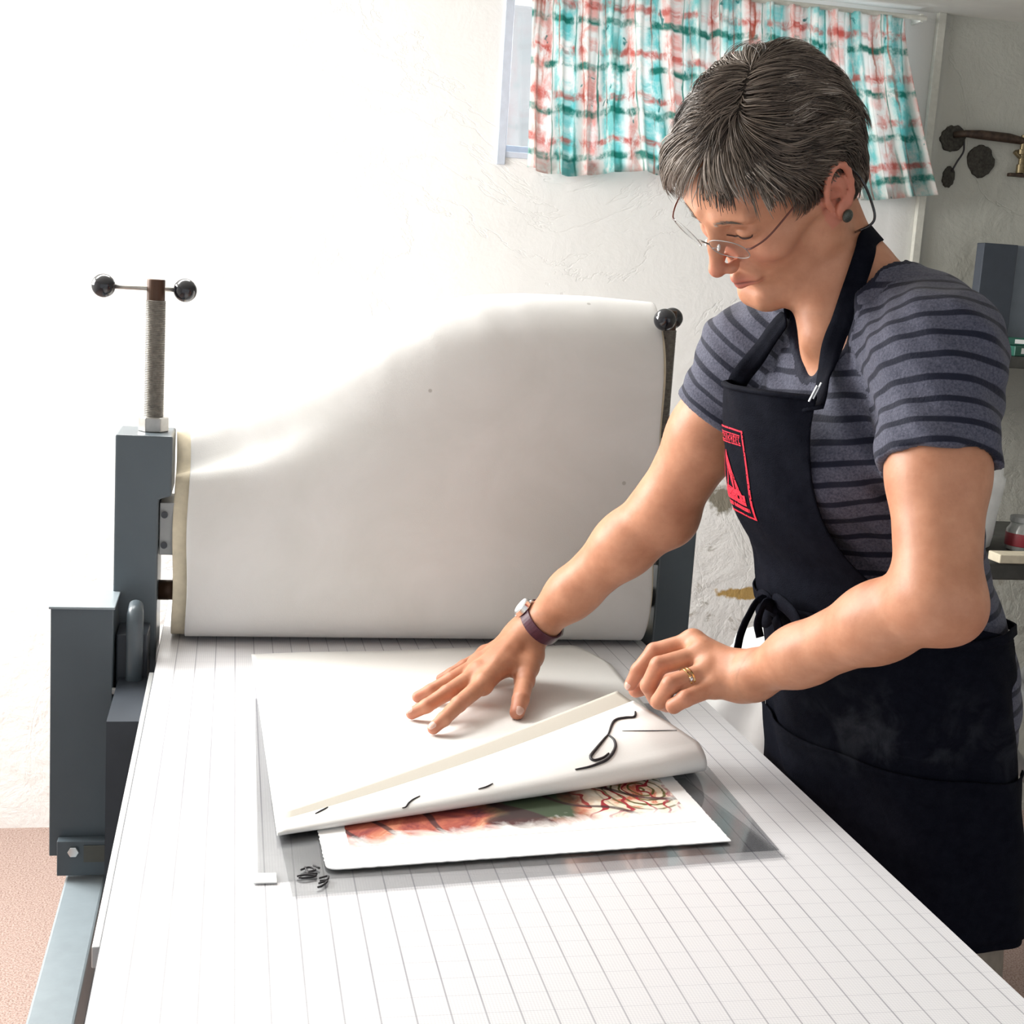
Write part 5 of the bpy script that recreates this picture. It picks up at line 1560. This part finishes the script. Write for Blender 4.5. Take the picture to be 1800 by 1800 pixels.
# ---- watch on the right wrist
ax_w = Vector(Rwr - Rel).normalized(); cw = Vector(lerp(Rel, Rwr, .965))
u_w = Vector((-.5, -.35, .8)); u_w = (u_w - ax_w * u_w.dot(ax_w)).normalized(); v_w = ax_w.cross(u_w)
def ring_band(c, u, v, ru, rv, wd, th, n=48, a0=0, a1=2 * math.pi, axd=None):
    bm = bmesh.new(); rings = []
    closed = abs(a1 - a0 - 2 * math.pi) < 1e-6
    for k in range(n + (0 if closed else 1)):
        a = a0 + (a1 - a0) * k / n; d = u * math.cos(a) * ru + v * math.sin(a) * rv; dn = d.normalized()
        rings.append([bm.verts.new(c + d + axd * s * wd / 2 + dn * t) for s, t in ((-1, 0), (-1, th), (1, th), (1, 0))])
    m = len(rings)
    for k in range(m if closed else m - 1):
        A_, B_ = rings[k], rings[(k + 1) % m]
        for j in range(4): bm.faces.new((A_[j], A_[(j + 1) % 4], B_[(j + 1) % 4], B_[j]))
    if not closed: bm.faces.new(rings[0]); bm.faces.new(rings[-1][::-1])
    return bm
watch = from_bm('wristwatch', ring_band(cw, u_w, v_w, .0268, .0298, .015, .0026, axd=ax_w), M['purple'], person, smooth=False, bevel=.0006, label='purple leather strap watch')
n_d = Vector((-.62, -.05, .78)); n_d = (n_d - ax_w * n_d.dot(ax_w)).normalized(); cd = cw + n_d * .0285
bm = bmesh.new(); add_cyl(bm, cd - n_d * .001, cd + n_d * .0065, .0135, .0128, n=32)
case = from_bm('watch_case', bm, M['silver'], watch, bevel=.0008, label='round silver case')
bm = bmesh.new(); add_cyl(bm, cd + n_d * .0066, cd + n_d * .0070, .0105, n=32); from_bm('watch_dial', bm, M['white_plastic'], case)
bm = bmesh.new(); add_cyl(bm, cd - ax_w * .013, cd - ax_w * .0165, .0022, n=12); add_cyl(bm, cd + ax_w * .013, cd + ax_w * .0165, .0022, n=12)
from_bm('watch_crown', bm, M['silver'], case)
bk = cw - n_d * .0295
bm = bmesh.new(); s_w = ax_w.cross(n_d)
tube(bm, [bk + ax_w * .009 + s_w * .007, bk + ax_w * .009 - s_w * .007, bk - ax_w * .009 - s_w * .007, bk - ax_w * .009 + s_w * .007], .0013, 8, closed=True)
from_bm('watch_buckle', bm, M['bearing'], watch)
# rings on the left ring finger
dR = Vector(lR[1] - lR[0]).normalized(); cR = Vector(lerp(lR[0], lR[1], .60)); uu = Vector((0, 0, 1)); uu = (uu - dR * uu.dot(dR)).normalized(); vv = dR.cross(uu)
rg = None
for o_, th in ((0, .0011), (-.0040, .0011)):
    r_ = from_bm('gold_ring', ring_band(cR + dR * o_, uu, vv, .0103, .0103, .0024, th, axd=dR), M['gold'], person, smooth=False, bevel=.0004)
fr_ = Vector((-.35, -.93, .1)); fr_ = (fr_ - dR * fr_.dot(dR)).normalized()
bm = bmesh.new(); bmesh.ops.create_icosphere(bm, subdivisions=1, radius=.0030, matrix=Matrix.Translation(cR + fr_ * .0125)); from_bm('ring_stone', bm, M['silver'], r_)

# ================================================================ THINGS BY THE WALL, RIGHT
# water pipe with hose tap
wp = empty('water_pipe', (1.60, YW, 1.85), 'brown water pipe with brass tap and dark cement patches on the grey wall', 'water pipe')
def blob(name, cx, cz, rx, rz, parent, seed):
    r = random.Random(seed); n = 34; bm = bmesh.new(); pts = []
    for k in range(n):
        a = 2 * math.pi * k / n; s = 1 + r.uniform(-.07, .07) + .06 * math.sin(2 * a + seed)
        pts.append((cx + rx * s * math.cos(a), cz + rz * s * math.sin(a)))
    add_prism(bm, pts, 'y', YW - .006, YW + .01)
    from_bm(name, bm, M['cement'], parent, bevel=.003)
blob('cement_patch', 1.556, 1.853, .034, .036, wp, 1); blob('cement_patch', 1.642, 1.802, .036, .044, wp, 2); blob('cement_patch', 1.555, 1.755, .018, .026, wp, 5)
bm = bmesh.new(); tube(bm, [(1.555, YW - .005, 1.862), (1.58, YW - .02, 1.866), (1.62, YW - .026, 1.866), (1.70, YW - .026, 1.864), (1.76, YW - .026, 1.858), (1.90, YW - .026, 1.852)], [.008, .009, .012, .0125, .008, .008], 14)
from_bm('pipe', bm, M['pipe'], wp, smooth=True)
bm = bmesh.new(); add_cyl(bm, (1.745, YW - .026, 1.875), (1.745, YW - .026, 1.79), .008, n=16); add_cyl(bm, (1.745, YW - .026, 1.838), (1.745, YW - .026, 1.825), .014, n=16); add_cyl(bm, (1.745, YW - .026, 1.80), (1.745, YW - .026, 1.778), .0115, n=16)
tp = from_bm('tap_body', bm, M['brass'], wp, smooth=False, bevel=.001)
bm = bmesh.new(); add_box(bm, (1.712, YW - .034, 1.768), (1.780, YW - .018, 1.777)); from_bm('tap_handle', bm, M['pipe'], tp, bevel=.002)
bm = bmesh.new(); add_cyl(bm, (1.722, YW - .026, 1.832), (1.748, YW - .026, 1.812), .006, n=12); from_bm('tap_spout', bm, M['brass'], tp)
bm = bmesh.new(); tube(bm, cat_rom([(1.583, YW - .012, 1.845), (1.580, YW - .02, 1.82), (1.568, YW - .016, 1.795), (1.560, YW - .008, 1.77)], 6), .0026, 8)
tag(from_bm('hanging_wire', bm, M['ink'], smooth=True), 'thin dark wire running down from the cement patch beside the water pipe', 'wire')
# upper shelf
YS = 2.95
def px_box(name, x0, x1, z0, z1, y0, y1, mat, bev=.003):
    bm = bmesh.new(); add_box(bm, (x0, y0, z0), (x1, y1, z1)); return from_bm(name, bm, mat, bevel=bev)
bm = bmesh.new(); add_box(bm, (1.483, 2.95, 1.288), (2.3, YW, 1.316))
for xx in (1.56, 2.1): add_box(bm, (xx, 3.25, 1.19), (xx + .02, YW, 1.288))
sh = from_bm('wall_shelf', bm, M['shelf_dark'], bevel=.002)
tag(sh, 'dark shelf fixed to the grey wall behind her shoulder, slate box standing on it', 'shelf')
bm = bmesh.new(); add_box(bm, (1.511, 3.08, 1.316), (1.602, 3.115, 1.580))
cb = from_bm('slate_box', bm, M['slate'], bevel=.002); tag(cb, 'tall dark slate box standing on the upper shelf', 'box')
bm = bmesh.new(); add_box(bm, (1.606, 3.10, 1.316), (1.76, 3.16, 1.580))  # slate box's lighter side as its own block, brightness put into its colour
tag(from_bm('slate_box_pale_side', bm, M['slate_light'], bevel=.002), 'lighter side of the slate box at the picture edge, built as a separate block', 'box')
bt = empty('spray_bottle', (1.502, 2.985, 1.3165), 'small pale blue bottle with white cap on the upper shelf, nearest her shoulder', 'bottle')
bm = bmesh.new(); add_cyl(bm, (1.502, 2.985, 1.3165), (1.502, 2.985, 1.348), .017, .015, n=24); from_bm('bottle_body', bm, M['blue_label'], bt, bevel=.003)
bm = bmesh.new(); add_cyl(bm, (1.502, 2.985, 1.348), (1.502, 2.985, 1.364), .013, n=24); from_bm('cap', bm, M['white_plastic'], bt, bevel=.002)
def small_pack(x, y, z, sx, sy, sz, rz, mat, nm, lab, cat):
    bm = bmesh.new(); add_box(bm, (-sx / 2, -sy / 2, 0), (sx / 2, sy / 2, sz)); bmesh.ops.rotate(bm, verts=bm.verts[:], cent=(0, 0, 0), matrix=Matrix.Rotation(rz, 3, 'Z'))
    bmesh.ops.translate(bm, verts=bm.verts[:], vec=(x, y, z)); o = from_bm(nm, bm, mat, bevel=.002)
    bm = bmesh.new(); add_box(bm, (-sx * .3, -sy / 2 - .0006, sz * .25), (sx * .1, -sy / 2, sz * .8)); bmesh.ops.rotate(bm, verts=bm.verts[:], cent=(0, 0, 0), matrix=Matrix.Rotation(rz, 3, 'Z'))
    bmesh.ops.translate(bm, verts=bm.verts[:], vec=(x, y, z)); from_bm('pack_label', bm, M['white_plastic'], o)
    tag(o, lab, cat)
small_pack(1.590, 3.00, 1.3165, .10, .07, .024, .25, M['teal'], 'green_packet', 'dark green packet with white label lying on the upper shelf, under another packet', 'packet')
small_pack(1.600, 3.005, 1.3410, .11, .06, .018, -.15, M['teal'], 'green_packet', 'dark green packet lying on top of another packet on the upper shelf', 'packet')
# lower bench with folding legs
bn = empty('work_bench', (1.7, 2.7, 0), 'dark low bench with crossed legs behind her elbow at the right edge', 'bench')
bm = bmesh.new(); add_box(bm, (1.16, 2.44, .886), (2.2, 2.95, .920)); from_bm('bench_top', bm, M['shelf_dark'], bn, bevel=.003)
bm = bmesh.new(); add_box(bm, (1.243, 2.415, .925), (1.9, 2.4595, .943)); from_bm('front_batten', bm, M['wood_cream'], bn, bevel=.002, label='cream wooden batten')
for a, b in (((1.20, 2.5, 0), (1.9, 2.5, .886)), ((1.9, 2.54, 0), (1.12 + .08, 2.54, .886))):
    bm = bmesh.new(); add_cyl(bm, a, b, .016, n=12); from_bm('leg', bm, M['bearing'], bn, smooth=True)
for a, b in (((1.20, 2.88, 0), (1.9, 2.88, .886)), ((1.9, 2.84, 0), (1.2, 2.84, .886))):
    bm = bmesh.new(); add_cyl(bm, a, b, .016, n=12); from_bm('leg', bm, M['bearing'], bn, smooth=True)
# diagonal bar leaning on the wall
bm = bmesh.new(); add_cyl(bm, (1.52, 2.965, .0), (1.68, 3.362, 1.265), .011, n=14)
tag(from_bm('metal_bar', bm, M['bearing'], smooth=True), 'grey metal bar leaning diagonally against the wall behind the bench', 'bar')
# white jug on the bench
def lathe(bm, c, prof, n=40, sx=1.0, sy=1.0):
    rings = [[bm.verts.new((c[0] + r * math.cos(2 * math.pi * k / n) * sx, c[1] + r * math.sin(2 * math.pi * k / n) * sy, c[2] + z)) for k in range(n)] for r, z in prof]
    for a, b in zip(rings, rings[1:]):
        for k in range(n): bm.faces.new((a[k], a[(k + 1) % n], b[(k + 1) % n], b[k]))
    bm.faces.new(rings[0][::-1]); bm.faces.new(rings[-1])
bm = bmesh.new()
lathe(bm, (1.268, 2.62, .9205), [(.052, 0), (.066, .008), (.070, .03), (.074, .08), (.080, .12), (.083, .142), (.083, .152), (.077, .160), (.075, .190), (.066, .212), (.040, .230), (.026, .238)], sx=.95)
jg = from_bm('white_jug', bm, M['white_plastic'], smooth=True)
tag(jg, 'white plastic jug standing on the bench just behind her upper arm', 'jug')
bm = bmesh.new(); add_cyl(bm, (1.262, 2.62, 1.158), (1.262, 2.62, 1.176), .022, n=24); from_bm('cap', bm, M['white_plastic'], jg, bevel=.002)
bm = bmesh.new(); lathe(bm, (1.395, 2.58, .9205), [(.030, 0), (.036, .004), (.037, .045), (.030, .055), (.030, .062)])
jr = from_bm('glass_jar', bm, M['jar'], smooth=True); tag(jr, 'small grey jar with dark red label on the bench at the picture edge', 'jar')
bm = bmesh.new(); lathe(bm, (1.395, 2.58, .9205), [(.0375, .012), (.0378, .013), (.0378, .038), (.0375, .039)]); from_bm('jar_label', bm, M['red_label'], jr, smooth=True)
bm = bmesh.new(); add_cyl(bm, (1.395, 2.58, .9825), (1.395, 2.58, .994), .032, n=24); from_bm('lid', bm, M['bearing'], jr, bevel=.001)

# white sack slumped behind the press, between the side frame and her hip
def sack():
    nu, nv = 72, 40; rows = []
    c = Vector((.84, 2.35, 0))
    for j in range(nv + 1):
        t = j / nv; z = .80 * math.sin(min(1, t * 1.02) * math.pi / 2) if t < .96 else .80
        rad = .24 * (1 - .25 * t) if t < .8 else .24 * .8 * (1 - (t - .8) / .2) + .002
        row = []
        for i in range(nu + 1):
            a = 2 * math.pi * i / nu
            f = 1 + .07 * math.sin(5 * a + 7 * t) + .05 * math.sin(11 * a - 9 * t) + .04 * math.sin(3 * a + 2)
            tilt = .09 * math.cos(a - .2) * t
            row.append((c.x + rad * f * math.cos(a) * 1.15, c.y + rad * f * math.sin(a) * .8, max(0.0, z * 1.0 + tilt * t * 1.1)))
        rows.append(row)
    o = grid_mesh('white_sack', rows, M['dirty_white'], None)
    tag(o, 'crumpled white plastic sack behind the press bed, left of the apron', 'sack')
sack()
